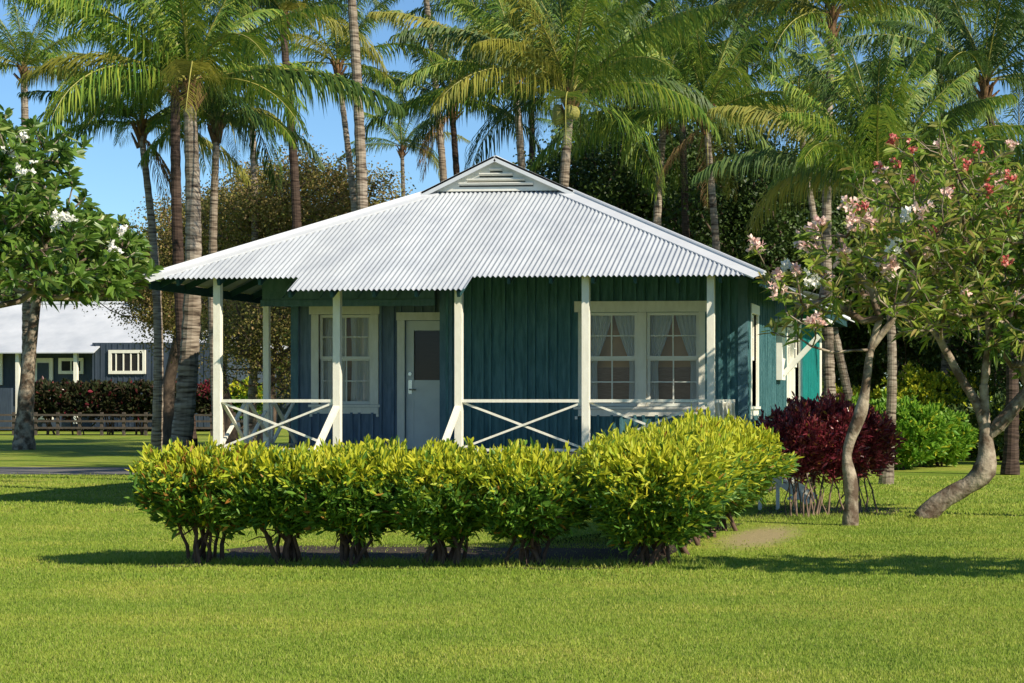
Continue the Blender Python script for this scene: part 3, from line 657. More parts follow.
def palm(pb, pc, py, Y, L, label, seed, rad=.16, dark=False, nf=19, up=1.0, yellow=.12, name='coconut_palm', bulge=1.0, emax=82, coco=False):
    rg = np.random.default_rng(seed)
    xb = WX(pb, Y); c = PP(pc, py, Y)
    root = empty(name, (xb, Y, 0), label, 'palm tree', 'coconut palms around the cottage')
    h = c[2]; n = max(20, int(h/.16)); s = np.linspace(0, 1, n)
    bow = rg.uniform(-.25, .25)
    P = np.stack([xb+(c[0]-xb)*s**1.2+bow*np.sin(s*math.pi), Y+rg.uniform(-.3, .3)*np.sin(s*math.pi), h*s], -1)
    rr = rad*(1.0-.45*s)*(1+.45*np.exp(-s*h/.45)*bulge)*(1+.045*np.where(np.arange(n) % 2, 1, -1)*rg.uniform(.5, 1.4, n))
    mb = MB(); mb.tube(P, rr, 12); mb.build('trunk', M['ptrunk_dark' if dark else 'ptrunk'], root)
    # leaf bases
    sh = MB()
    for i in range(16):
        a = i*2.4+rg.uniform(-.2, .2); e = rg.uniform(.7, 1.35); b0 = c+np.array((math.cos(a), math.sin(a), 0))*rad*.5+(0, 0, rg.uniform(-.35, .1))
        d = np.array((math.cos(a)*math.cos(e), math.sin(a)*math.cos(e), math.sin(e)))
        sh.tube([b0, b0+d*.16, b0+d*.36], [.04, .032, .018], 5)
    sh.tube([c-(0, 0, .3), c, c+(0, 0, .35)], [rad*.55, rad*.72, rad*.35], 10)
    sh.build('leaf_base', M['sheath'], root)
    cr = MB(); col = 2 if dark else 0
    for i in range(nf):
        q = (i+.5)/nf; az = i*2.39996+rg.uniform(-.25, .25)
        e0 = R(emax-(emax+2)*q**1.1*up+rg.uniform(-10, 10)); bend = R(rg.uniform(45, 95)*(.55+.5*q))
        l = L*rg.uniform(.85, 1.08)*(.8+.2*min(1, q*3)); mm = 3 if rg.random() < (yellow if q > .45 else yellow*.3) else (col if rg.random() > .25 else 2)
        frond(cr, cr, c+np.array((0, 0, .15)), az, e0, bend, l, mm, rg, nl=int(50+42*min(1.2, 42/Y)), sweep=rg.uniform(-.3, .3))
    if seed in (101, 104, 109, 115, 121):
        for i in range(2 + seed % 2): frond(cr, cr, c+np.array((0, 0, -.05)), rg.uniform(0, 6.28), R(rg.uniform(-60, -35)), R(35), L*rg.uniform(.45, .65), 4, rg, nl=40)
    cr.build('crown', [M['frond'], M['rachis'], M['frond_dk'], M['frond_y'], M['frond_dead']], root, loc=tuple(c))
    if coco:
        for i in range(7):
            k = MB(); a = rg.uniform(0, 6.28); p0 = c+np.array((math.cos(a)*.25, math.sin(a)*.25, -.12-.2*rg.random()))
            th = np.linspace(0, math.pi, 8); k.tube([p0+(0, 0, .14*math.cos(t)) for t in th], [.11*math.sin(t)+.004 for t in th], 8); k.build('coconut', M['rachis'], root)
    return root
PALMS = [
 # base px, crown px, crown py, Y, frond L, rad, dark, extra, label
 (176, 189, 92, 33, 3.9, .235, False, dict(nf=27, yellow=.16), 'thick grey palm just left of the cottage roof, its trunk the widest on that side'),
 (155, 141, 132, 41, 3.3, .13, False, dict(nf=19), 'slim pale palm left of the widest trunk, standing clear against the blue sky'),
 (222, 217, 128, 40, 3.0, .135, False, dict(nf=19, yellow=.3), 'palm with an orange leaf base whose trunk drops behind the outer left porch post'),
 (193, 176, 0, 38, 3.2, .15, True, dict(nf=16), 'dark trunked palm seen under the left eave beside the wide grey trunk'),
 (294, 282, 20, 46, 3.6, .16, True, dict(nf=19), 'near black leaning palm trunk rising over the left slope of the roof'),
 (358, 349, -40, 37, 4.0, .16, False, dict(nf=21), 'tall pale palm over the left roof slope, crown above the frame'),
 (366, 338, 70, 52, 3.6, .14, False, dict(nf=14), 'palm with open fronds behind the tall pale trunk over the left roof slope'),
 (405, 402, 150, 88, 3.6, .17, False, dict(nf=14), 'small distant palm against the sky left of the roof peak'),
 (452, 424, -20, 60, 4.6, .17, False, dict(nf=19), 'high palm left of the roof peak with its bare trunk slanting into the top edge'),
 (466, 452, 108, 54, 3.8, .16, True, dict(nf=19), 'dark palm directly left of the roof peak with drooping fronds'),
 (520, 515, 82, 50, 4.0, .17, False, dict(nf=23, yellow=.2, coco=True), 'palm rising right behind the roof peak with a trunk of broad rings'),
 (572, 570, 105, 40, 4.1, .17, False, dict(nf=25, yellow=.24, coco=True), 'sunlit golden green palm with a stout pale trunk right of the roof peak'),
 (590, 587, 158, 78, 3.2, .17, False, dict(nf=14), 'small far palm in the sky gap right of the roof peak'),
 (668, 664, 120, 47, 3.8, .16, False, dict(nf=21, yellow=.25), 'left one of the cluster of three palms behind the right roof slope'),
 (686, 680, 70, 54, 4.2, .16, True, dict(nf=21), 'dark middle one of the cluster of three palms behind the right roof slope'),
 (720, 706, 122, 45, 3.8, .135, False, dict(nf=21, yellow=.2), 'right one of the cluster of three palms, leaning left behind the roof'),
 (833, 832, 22, 47, 4.0, .17, False, dict(nf=23, yellow=.25), 'tall palm behind the side wall with yellowing fronds at the top edge'),
 (886, 878, 200, 38, 3.9, .12, False, dict(nf=32, up=.7, yellow=.12, emax=88), 'big low palm fanning upright fronds behind the pink flowered tree'),
 (1010, 985, 88, 43, 3.9, .17, True, dict(nf=23), 'dark crowned palm in the top right corner'),
 (1040, 1018, 190, 50, 4.0, .17, True, dict(nf=21), 'low palm cut by the right edge, behind the flowering tree'),
 (27, 24, 72, 66, 4.4, .22, False, dict(nf=21, yellow=.25), 'palm in the top left corner behind the white flowered tree'),
 (760, 742, 20, 60, 4.6, .17, True, dict(nf=21), 'far palm with dark fronds at the top edge right of the cluster of three'),
 (634, 625, 50, 62, 4.6, .17, False, dict(nf=21), 'far palm filling the gap between the golden palm and the cluster of three'),
 (945, 938, 20, 58, 4.6, .17, False, dict(nf=21), 'far palm between the tall yellowing palm and the dark corner palm'),
 (250, 246, 10, 56, 3.8, .15, False, dict(nf=14), 'palm behind and between the wide grey trunk and the near black trunk'),
 (524, 530, 20, 66, 4.8, .17, True, dict(nf=21), 'far dark palm filling the sky above the roof peak'),
 (862, 800, 120, 52, 3.6, .14, False, dict(nf=18), 'thin palm leaning left over the flowering tree, behind the side wall'),
]
PALMS = [(a[0], a[1], a[2], a[3], a[4]*(.92 if i == 0 else .92 if a[1] > 440 else .82), a[5]*(.8 if i == 0 else .9))+a[6:] for i, a in enumerate(PALMS)]
for i, (pb, pc, py, Y, L, rad, dark, kw, lab) in enumerate(PALMS):
    palm(pb, pc, py, Y, L, lab, 100+i, rad=rad, dark=dark, **kw)
# ================================================================== BROADLEAF TREES
def tree(name, label, cat, px, Y, top, cy, rx, rz, leafm, seed, ntip=160, lsz=.16, per=34, spread=.4, trad=.22, group=None, barkm='bark', ry=None, mats=None, flat=.85, lw=.38):
    """px: crown centre; top/cy are pixel rows of crown top and centre; rx horizontal radius in metres"""
    rg = np.random.default_rng(seed); c = PP(px, cy, Y); rz_ = rz; ry = ry or rx
    root = empty(name, (c[0], Y, 0), label, cat, group)
    u = rdir(ntip, rg); r = rg.random(ntip)**.4; tips = c+u*r[:, None]*np.array((rx, ry, rz_))
    lump = np.sin(u[:, 0]*5+seed)*np.cos(u[:, 1]*4+seed*2)*.18+1; tips = c+(tips-c)*lump[:, None]
    tips[:, 2] = np.maximum(tips[:, 2], .7)
    tz = max(.5, (c[2]-rz_*.5)*flat)
    tr = [(c[0]+rg.uniform(-.2, .2), Y, 0), (c[0]+rg.uniform(-.3, .3), Y, tz*.5), (c[0]+rg.uniform(-.3, .3), Y+rg.uniform(-.2, .2), tz)]
    nd, par, rad, nt_, tp, td = grow(tr, tips, rg, step=.55, rt=.018, rmax=trad)
    w = MB(); wood(w, nd, par, rad, nt_, [trad*1.3, trad, trad*.8], rg=rg); w.build('trunk', M[barkm], root, smooth=True)
    n = ntip*per; k = rg.integers(0, ntip, n); P = tp[k]+rg.normal(0, spread, (n, 3))*np.array((1, 1, .7)); P[:, 2] = np.maximum(P[:, 2], .1)
    D = rdir(n, rg, .15)+.5*(P-c)/max(rx, rz_)
    lf = MB(); leaves(lf, P, D, lsz*rg.uniform(.6, 1.3, n), lsz*lw*rg.uniform(.8, 1.2, n), 0, rg=rg, droop=.15)
    lf.build('crown', M[leafm], root, loc=tuple(c)); return root
G1 = 'olive scrubby trees behind the porch'
tree('scrub_tree', 'olive brown scrubby tree behind the left roof slope between two palm trunks', 'tree', 300, 58, 130, 212, 2.9, 1.5, 'lf_olive', 1, 320, .085, 170, .3, .25, G1)
tree('scrub_tree', 'brown twiggy tree behind the left end of the roof', 'tree', 225, 62, 130, 245, 2.8, 1.7, 'lf_olive', 2, 300, .085, 160, .3, .25, G1)
tree('scrub_tree', 'olive twiggy tree left of the roof corner', 'tree', 172, 70, 130, 285, 2.6, 1.9, 'lf_olive', 3, 240, .09, 140, .32, .22, G1)
tree('scrub_tree', 'brown shrubby tree seen through the open porch', 'tree', 262, 55, 300, 320, 2.2, 1.8, 'lf_olive', 4, 170, .075, 130, .35, .2, G1)
tree('scrub_tree', 'olive tree behind the upper left roof slope', 'tree', 385, 66, 150, 262, 2.6, 1.4, 'lf_olive', 5, 190, .085, 150, .32, .2, G1)
G2 = 'dark leafy trees behind the cottage'
DK = [(625, 60, 200, 3.4, 2.6, 'lf_dark', 'dark leafy tree right of the roof peak between palm trunks'),
      (740, 58, 215, 3.6, 2.8, 'lf_dark', 'dark leafy tree behind the lower right roof slope'),
      (690, 72, 235, 4.0, 2.5, 'lf_dark', 'dark tree filling behind the cluster of three palms'),
      (800, 62, 270, 4.0, 3.6, 'lf_dark', 'dark tree behind the side wall of the cottage'),
      (880, 66, 310, 4.2, 3.2, 'lf_dark', 'dark tree behind the bent flowering tree'),
      (960, 62, 290, 4.2, 3.8, 'lf_dark', 'dark tree behind the leaning flowering tree'),
      (1040, 58, 300, 4.0, 4.2, 'lf_dark', 'dark tree cut by the right edge of the view'),
      (905, 78, 230, 4.6, 3.4, 'lf_mid', 'brighter far tree above the dark trees at right'),
      (1010, 80, 250, 5.0, 3.4, 'lf_mid', 'brighter far tree in the right distance'),
      (845, 88, 330, 5.0, 3.0, 'lf_dark', 'far dark tree closing the gap past the side wall'),
      (700, 90, 290, 6.0, 3.4, 'lf_dark', 'far tree hidden mostly by the right roof slope')]
for i, (px, Y, cy, rx, rz, lm, lab) in enumerate(DK):
    tree('leafy_tree', lab, 'tree', px, Y, 0, cy, rx, rz, lm, 20+i, 280, .125, 130, .38, .25, G2, lw=.42)
G3 = 'trees closing the view at left'
LT = [(-20, 125, 300, 7, 4.5, 'lf_mid', 'bright tree behind the far house at the left edge'), (60, 130, 290, 7, 4.0, 'lf_mid', 'bright low tree behind the roof of the far house'),
      (125, 120, 305, 5.5, 3.2, 'lf_mid', 'sunlit tree behind the right end of the far house'), (190, 118, 325, 5.5, 4.0, 'lf_dark', 'dark tree between the far house and the small far roof'),
      (265, 120, 330, 6, 5, 'lf_dark', 'dark tree behind the small far roof'), (340, 115, 320, 6, 5, 'lf_dark', 'dark tree hidden behind the porch wall'),
      (-90, 110, 290, 7, 5, 'lf_dark', 'dark tree beyond the left edge of the view')]
for i, (px, Y, cy, rx, rz, lm, lab) in enumerate(LT):
    tree('leafy_tree', lab, 'tree', px, Y, 0, cy, rx, rz, lm, 50+i, 230, .34, 34, .8, .3, G3, lw=.42)
# ---------------- plumerias
def rosettes(mb, tp, td, rg, nl=13, L=.27, W=.036, m=0):
    n = len(tp)*nl; k = np.repeat(np.arange(len(tp)), nl)
    T = td[k]; r = rg.normal(size=(n, 3)); S = np.cross(T, r); S /= np.linalg.norm(S, axis=1)[:, None]+1e-9
    el = rg.uniform(.05, 1.1, n)[:, None]; D = S*np.cos(el)+T*np.sin(el); D[:, 2] += .12
    P = tp[k]+T*rg.uniform(-.09, .03, n)[:, None]
    leaves(mb, P, D, L*rg.uniform(.65, 1.2, n), W*rg.uniform(.8, 1.2, n), m, fold=.3, rg=rg, droop=.22, long=True)
def flowers(p, T, rg, mat, root, big=1.0):
    mb = MB(); nf = int(rg.integers(7, 13))
    for i in range(nf):
        c = p+T*.1+rg.normal(0, .042*big, 3); ax = rdir(1, rg, .5)[0]; S = np.cross(ax, rg.normal(size=3)); S /= np.linalg.norm(S); B = np.cross(ax, S)
        a = np.arange(5)*1.2566; D = S*np.cos(a)[:, None]+B*np.sin(a)[:, None]+ax*.45
        leaves(mb, np.repeat(c[None], 5, 0), D, .062*big, .022*big, 0, fold=.1, rg=rg)
    mb.build('flower_cluster', mat, root)
USED = None
def plumeria(name, label, trunk, trad, tips, seed, leafm, fl, rt=.013, nl=13, L=.27, rmax=.12, step=.22, expo=.5, upb=.35, knob=.03, W=.036, big=1.0, limbs=()):
    rg = np.random.default_rng(seed); root = empty(name, (trunk[0][0], trunk[0][1], 0), label, 'tree')
    nd, par, rad, nt_, tp, td = grow(trunk, tips, rg, step=step, rt=rt, rmax=rmax, expo=expo, upb=upb, pl=.45, limbs=limbs)
    td[:, 2] += .35; td /= np.linalg.norm(td, axis=1)[:, None]
    w = MB(); wood(w, nd, par, rad, nt_, trad, sides=7, rg=rg, knob=knob); w.build('trunk', M['pbark'], root, smooth=True)
    lf = MB(); rosettes(lf, tp, td, rg, nl, L, W); lf.build('crown', M[leafm], root)
    used = set()
    for (px, py, mat) in fl:      # flower clusters go to the living tip nearest to where the photo has one
        if isinstance(px, str):
            for k in rg.choice(len(tp), py, replace=False): flowers(tp[k], td[k], rg, M[mat], root, big)
            continue
        P_ = PP(px, py, trunk[0][1]); dd = np.hypot(tp[:, 0]-P_[0], tp[:, 2]-P_[2])+.15*(tp[:, 1]-trunk[0][1]+1); dd[list(used)] = 9; k = int(np.argmin(dd)); used.add(k); flowers(tp[k], td[k], rg, M[mat], root, big)
    return root
def cloud(n, boxes, Y, ydev, rg):
    out = []
    for (px, py, rpx, rpy, w) in boxes:
        k = int(n*w); a = rg.random(k)*6.283; r = np.sqrt(rg.random(k)); 
        for i in range(k):
            y = Y+rg.uniform(-ydev, ydev); out.append(PP(px+math.cos(a[i])*r[i]*rpx, py+math.sin(a[i])*r[i]*rpy, Y)+np.array((0, y-Y, 0)))
    return np.array(out)
rg = np.random.default_rng(77)
Y1 = 25.4
tr1 = [PP(*q, Y1) for q in ((850, 527), (852, 500), (851, 478), (845, 458), (851, 436), (862, 412), (866, 385), (870, 350), (880, 318))]
tr1[0][2] = -.02
t1 = cloud(150, [(845, 270, 85, 45, .45), (900, 230, 75, 42, .35), (800, 300, 45, 40, .1), (885, 300, 60, 40, .15)], Y1, 1.5, rg)
plumeria('plumeria_tree', 'slender bent plumeria with pale pink flowers at the right corner of the cottage', tr1, [.115, .08, .115, .06, .058, .075, .09, .055, .055, .05, .045, .04], t1, 7, 'lf_plum_y',
         [(795, 195, 'flower_pink'), (803, 213, 'flower_pink'), (790, 245, 'flower_pink'), (763, 298, 'flower_pink'), (790, 270, 'flower_pink'), (818, 325, 'flower_pink'), (872, 235, 'flower_pink'), (898, 228, 'flower_white'), (862, 175, 'flower_pink'),
          (770, 285, 'flower_pink'), (775, 228, 'flower_pink'), (880, 262, 'flower_pink'), (893, 262, 'flower_white'), (855, 188, 'flower_red'), (835, 225, 'flower_pink'), (808, 250, 'flower_pink'), (825, 282, 'flower_white'), (850, 250, 'flower_pink'), (780, 262, 'flower_white'), (865, 205, 'flower_pink'), ('r', 8, 'flower_pink')], big=1.15, nl=10, L=.235, W=.021, rt=.0075, rmax=.045, upb=.2,
         limbs=[([PP(*q, Y1) for q in ((876, 330), (850, 312), (832, 300), (808, 305), (790, 320))], .045, .022), ([PP(*q, Y1) for q in ((880, 318), (872, 290), (850, 262), (838, 235))], .045, .025), ([PP(*q, Y1) for q in ((872, 345), (890, 325), (910, 290), (915, 260))], .045, .025)])
Y2 = 27.0
tr2 = [PP(*q, Y2) for q in ((922, 519), (940, 500), (965, 488), (988, 472), (986, 440), (984, 410), (984, 385))]
tr2[0][2] = -.02
t2 = cloud(560, [(950, 205, 100, 62, .42), (1010, 260, 75, 95, .38), (930, 280, 60, 60, .2)], Y2, 2.3, rg)
plumeria('plumeria_tree', 'thick trunked leaning plumeria with red flowers at the right edge of the lawn', tr2, [.15, .13, .12, .16, .09, .07, .06], t2, 8, 'lf_plum_y',
         [(915, 165, 'flower_red'), (912, 185, 'flower_red'), (880, 180, 'flower_red'), (908, 178, 'flower_red'), (933, 188, 'flower_red'), (978, 170, 'flower_red'), (968, 186, 'flower_red'), (898, 190, 'flower_pink'), (1000, 283, 'flower_red'),
          (948, 195, 'flower_red'), (870, 240, 'flower_red'), (985, 205, 'flower_red'), (893, 262, 'flower_pink'), (1010, 200, 'flower_red'), ('r', 16, 'flower_pink'), ('r', 9, 'flower_red')], nl=10, L=.22, rt=.0058, rmax=.045, W=.02, upb=.25,
         big=.8, limbs=[([PP(*q, Y2) for q in ((986, 440), (1000, 424), (1018, 404), (1036, 380), (1048, 340), (1050, 300))], .11, .06), ([PP(*q, Y2) for q in ((985, 425), (972, 395), (952, 362), (938, 335), (915, 312))], .07, .045), ([PP(*q, Y2) for q in ((984, 385), (990, 340), (985, 290), (975, 250))], .065, .03)])
# the side limb that leaves this trunk towards the right edge
Y3 = 27.6
tr3 = [PP(*q, Y3) for q in ((1050, 500), (1045, 470), (1035, 440), (1030, 415), (1040, 385))]; tr3[0][2] = -.02
t3 = cloud(150, [(1050, 300, 70, 80, 1.0)], Y3, 1.5, rg)
plumeria('plumeria_tree', 'plumeria cut by the right edge of the view behind the leaning one', tr3, [.17, .14, .12, .1, .08], t3, 9, 'lf_plum', [('r', 5, 'flower_red')], nl=12, L=.24)
# plumeria standing outside the right edge, its shadow lies across the lawn
tr4 = [(3.3, 17.2, 0), (3.2, 17.2, .6), (3.0, 17.25, 1.2), (3.1, 17.2, 1.7)]
u = rdir(200, rg)*rg.random((200, 1))**.33; t4 = np.array((3.15, 17.2, 3.1))+u*np.array((2.35, 1.0, .95))
plumeria('plumeria_tree', 'plumeria beyond the right edge of the view whose shadow falls over the front lawn', tr4, [.14, .12, .11, .1], t4, 10, 'lf_plum', [('r', 6, 'flower_pink')], nl=12, L=.27)
# white flowered trees, left
Y5 = 27
tr5 = [PP(-45, 490, Y5)*np.array((1, 1, 0)), PP(-40, 440, Y5), PP(-30, 400, Y5), PP(-15, 365, Y5)]
t5 = cloud(560, [(15, 195, 55, 80, .4), (45, 250, 62, 48, .3), (-45, 200, 80, 100, .18), (100, 260, 26, 34, .12)], Y5, 1.3, rg)
plumeria('plumeria_tree', 'leafy plumeria with white flowers filling the left edge of the view', tr5, [.15, .12, .1, .09], t5, 11, 'lf_plum',
         [(22, 145, 'flower_white'), (15, 158, 'flower_white'), (25, 160, 'flower_white'), (4, 130, 'flower_white'), (12, 178, 'flower_white'), (5, 188, 'flower_white'), (78, 190, 'flower_white'), (90, 238, 'flower_white'), (112, 236, 'flower_white'), (48, 168, 'flower_white'), (130, 225, 'flower_white'), (143, 247, 'flower_white')], nl=13, L=.22, rt=.008, W=.034, big=1.15, rmax=.045, upb=.2)
Y6 = 62
tr6 = [PP(24, 452, Y6)*np.array((1, 1, 0)), PP(24, 430, Y6), PP(28, 370, Y6), PP(34, 320, Y6), PP(38, 290, Y6)]
t6 = cloud(220, [(55, 255, 75, 40, .6), (95, 245, 45, 30, .4)], Y6, 2.5, rg)
plumeria('shade_tree', 'tree with a straight grey trunk on the lawn before the far house', tr6, [.36, .26, .22, .17, .14], t6, 12, 'lf_plum', [('r', 5, 'flower_white')], nl=12, L=.38, rt=.018, rmax=.1, step=.5, W=.06, big=2)
# ================================================================== HEDGE SHRUBS
def shrub(name, label, cat, x, y, hx, hy, z0, z1, seed, mats, ysel, n, group=None, L=.13, W=.016, nst=6, stemm='stem', stem_r=.02, top_shoots=120, power=3.2, tilt=.9, base_r=.45, taper=.45):
    rg = np.random.default_rng(seed); root = empty(name, (x, y, 0), label, cat, group)
    zc, hz = (z0+z1)/2, (z1-z0)/2
    s = MB()
    for i in range(nst):
        a = rg.uniform(0, 6.28); r0 = rg.uniform(0, base_r); p0 = np.array((x+math.cos(a)*r0*hx, y+math.sin(a)*r0*hy, -.01))
        q = np.array((x+rg.uniform(-.65, .65)*hx, y+rg.uniform(-.65, .65)*hy, z0+hz*rg.uniform(.6, 1.5)))
        t = np.linspace(0, 1, 7)[:, None]; P = p0+(q-p0)*t; P[:, 2] = p0[2]+(q[2]-p0[2])*t[:, 0]**.8; P[1:-1] += rg.normal(0, .02, (5, 3))
        r = stem_r*rg.uniform(.8, 1.5); s.tube(P, np.linspace(r*1.3, r*.5, 7), 6)
        for b in range(3):
            k = rg.integers(2, 6); d = rdir(1, rg, .5)[0]*rg.uniform(.2, .4); s.tube([P[k], P[k]+d*.5+(0, 0, .03), P[k]+d], [r*.5, r*.4, r*.2], 5)
    s.build('stem', M[stemm], root, smooth=True)
    # leaves: rounded box volume, dense near its surface, in small sprays
    ns = n//9; u = rdir(ns, rg); e = power
    nrm = (np.abs(u)**e).sum(1)**(1/e); q = u/nrm[:, None]*(rg.random(ns)[:, None]**.16)
    bump = 1+.1*np.sin(q[:, 0]*5+seed)+.08*np.cos(q[:, 1]*6+seed*1.7)+.1*np.sin(q[:, 0]*11+q[:, 2]*9+seed)+.06*np.sin(q[:, 0]*23+q[:, 1]*17)+rg.normal(0, .05, ns)
    q = q*bump[:, None]
    sc = np.where(q[:, 2] < 0, 1+taper*q[:, 2], 1.0)          # narrower below
    C = np.stack([x+q[:, 0]*hx*sc, y+q[:, 1]*hy*sc, zc+q[:, 2]*hz], -1)
    C[:, 2] = np.where((q[:, 2] < -.5) & (rg.random(ns) < .5), C[:, 2]+rg.uniform(0, .4, ns)*hz, C[:, 2])
    O = np.stack([q[:, 0], q[:, 1], q[:, 2]*.6+tilt], -1); O /= np.linalg.norm(O, axis=1)[:, None]
    k = np.repeat(np.arange(ns), 9); D = O[k]+rg.normal(0, .55, (len(k), 3)); P = C[k]+rg.normal(0, .028, (len(k), 3))
    if top_shoots:
        kk = rg.choice(np.where(q[:, 2] > .5)[0], top_shoots); kk = np.repeat(kk, 5)
        P = np.vstack([P, C[kk]+rg.normal(0, .02, (len(kk), 3))+(0, 0, .05)]); P[-len(kk):, 2] += np.repeat(np.abs(rg.normal(0, .035, len(kk)//5)), 5); D = np.vstack([D, np.array((0, 0, 1.4))+rg.normal(0, .4, (len(kk), 3))])
    nz = (P[:, 2]-z0)/(z1-z0); n_ = len(P)
    mi_ = ysel(P, nz, rg.random(n_), rg)
    lf = MB(); leaves(lf, P, D, L*rg.uniform(.6, 1.25, n_), W*rg.uniform(.8, 1.25, n_), mi_, fold=.35, rg=rg, droop=.12, long=True)
    lf.build('foliage', [M[m_] for m_ in mats], root, loc=(x, y, zc))
    return root
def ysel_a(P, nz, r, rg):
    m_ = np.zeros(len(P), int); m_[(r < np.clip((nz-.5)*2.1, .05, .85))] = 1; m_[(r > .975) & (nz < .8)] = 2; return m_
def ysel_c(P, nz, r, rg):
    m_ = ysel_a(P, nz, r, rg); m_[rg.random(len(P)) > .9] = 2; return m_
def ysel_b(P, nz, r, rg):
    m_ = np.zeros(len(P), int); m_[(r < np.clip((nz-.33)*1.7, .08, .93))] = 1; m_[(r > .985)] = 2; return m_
GH = 'yellow green shrubs of the clipped hedge'
def HX(px, Y): return WX(px, Y)
HS = [(210, 19.0, .5, .68, .38, 1.0, ysel_c, 'leftmost shrub of the front hedge, spreading over bare stems at its open end'),
      (282, 19.0, .5, .66, .4, .97, ysel_a, 'second hedge shrub from the left with a gap under its leaves'),
      (358, 19.0, .54, .66, .34, 1.01, ysel_a, 'hedge shrub in front of the curtained single window'),
      (444, 19.0, .58, .66, .3, 1.0, ysel_a, 'hedge shrub in front of the porch door and steps'),
      (528, 19.0, .5, .66, .32, .98, ysel_a, 'last shrub of the straight front run, left of the dark gap'),
      (652, 19.15, .56, .7, .28, 1.06, ysel_b, 'rounded yellow shrub at the hedge corner, right of the dark gap')]
for i, (px, y, hx, hy, z0, z1, ys, lab) in enumerate(HS):
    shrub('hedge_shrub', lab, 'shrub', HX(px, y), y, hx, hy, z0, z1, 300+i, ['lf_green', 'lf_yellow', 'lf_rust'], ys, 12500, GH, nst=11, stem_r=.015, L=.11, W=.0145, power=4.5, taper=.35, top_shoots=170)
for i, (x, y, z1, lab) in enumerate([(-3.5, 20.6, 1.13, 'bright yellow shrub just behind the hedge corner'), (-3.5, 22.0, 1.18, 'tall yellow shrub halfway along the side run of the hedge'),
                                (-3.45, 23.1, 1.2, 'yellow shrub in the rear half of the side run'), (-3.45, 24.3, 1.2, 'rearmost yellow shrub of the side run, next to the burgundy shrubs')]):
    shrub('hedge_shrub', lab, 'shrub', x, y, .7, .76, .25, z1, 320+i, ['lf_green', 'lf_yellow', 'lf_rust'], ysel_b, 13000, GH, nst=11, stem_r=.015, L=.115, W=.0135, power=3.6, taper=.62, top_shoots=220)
def one(P, nz, r, rg): return (r > .97).astype(int)
GP = 'burgundy leaved shrubs beside the cottage'
for i, (px, y, z1, lab) in enumerate([(797, 27.2, 1.42, 'burgundy shrub nearest the side wall with bare pale stems'), (829, 27.5, 1.48, 'burgundy shrub in the middle of the three, behind the bent trunk'), (858, 27.9, 1.4, 'burgundy shrub at the right end of the three')]):
    shrub('burgundy_shrub', lab, 'shrub', WX(px, y), y, .46, .55, .55, z1, 340+i, ['lf_purple', 'lf_rust'], one, 6500, GP, L=.1, W=.015, nst=9, stemm='stem_pale', stem_r=.009, top_shoots=130, power=2.6, taper=.2, base_r=.95)
GB = 'green shrubs closing the lawn at right'
def dim(P, nz, r, rg): return (r > .93).astype(int)
M['lf_lime'] = leafmat('lime shrub leaves', [(.1, .24, .02), (.17, .34, .03), (.25, .4, .04), (.12, .28, .025)], .35, .45, .3)
def mostly_y(P, nz, r, rg): return (r < np.clip(nz*1.1, .1, .8)).astype(int)
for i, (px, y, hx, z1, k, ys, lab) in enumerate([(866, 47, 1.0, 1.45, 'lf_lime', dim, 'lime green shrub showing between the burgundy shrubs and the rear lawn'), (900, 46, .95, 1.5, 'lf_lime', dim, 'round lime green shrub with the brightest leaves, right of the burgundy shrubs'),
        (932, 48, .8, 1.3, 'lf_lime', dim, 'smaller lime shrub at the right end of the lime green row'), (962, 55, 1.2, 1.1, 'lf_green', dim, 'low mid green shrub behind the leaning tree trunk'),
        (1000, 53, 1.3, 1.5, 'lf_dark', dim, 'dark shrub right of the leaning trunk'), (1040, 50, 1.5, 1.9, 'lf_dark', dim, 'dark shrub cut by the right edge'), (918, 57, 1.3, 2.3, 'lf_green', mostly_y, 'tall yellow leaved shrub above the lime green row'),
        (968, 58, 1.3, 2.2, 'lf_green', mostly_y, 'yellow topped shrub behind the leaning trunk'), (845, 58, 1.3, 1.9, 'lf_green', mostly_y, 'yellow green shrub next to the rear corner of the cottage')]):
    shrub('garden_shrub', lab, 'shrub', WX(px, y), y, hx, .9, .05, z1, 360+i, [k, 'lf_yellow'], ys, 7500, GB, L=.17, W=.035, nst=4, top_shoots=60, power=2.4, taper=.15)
# ================================================================== FAR HOUSE (left) and its neighbour
YH = 97.0
FH = empty('far_house', (WX(60, YH), YH, 0), 'slate blue house with a white hip roof across the lawn at left', 'house')
def hp(px, py, Y=YH): return PP(px, py, Y)
xl, xm, xr = WX(-90, YH), WX(86, YH), WX(214, YH)
ze1, ze2, zr = WZ(352, xm, YH), WZ(344, xr, YH), WZ(303, xm, YH+5)
q = MB(); q.box(xl+.6, xm, YH+1.8, YH+10, .2, ze1+.6); q.box(xm+.002, xr-.5, YH+.7, YH+10, .2, ze2+.1)
for x in np.arange(xm+.15, xr-.6, .3): q.box(x, x+.06, YH+.67, YH+.699, .25, ze2+.05)
q.build('wall', M['slate'], FH)
q = MB(); xp0, xp1 = WX(40, YH+6), WX(125, YH+6)
def slab(p, m=0, th=.06):
    p = np.array(p); q.add(np.vstack([p, p-(0, 0, th)]), [(0, 1, 2, 3), (7, 6, 5, 4), (0, 4, 5, 1), (1, 5, 6, 2), (2, 6, 7, 3), (3, 7, 4, 0)], m)
pz = lambda y: ze1+(zr-ze1)*(y-YH)/6
ze2 = pz(YH+.95); xs = xm+.4
slab([(xl, YH, ze1), (xs, YH, ze1), (xs, YH+6, zr), (xl, YH+6, zr)])
slab([(xs, YH+.95, ze2), (xr, YH+.95, ze2), (xp1, YH+6, zr), (xs, YH+6, zr)])
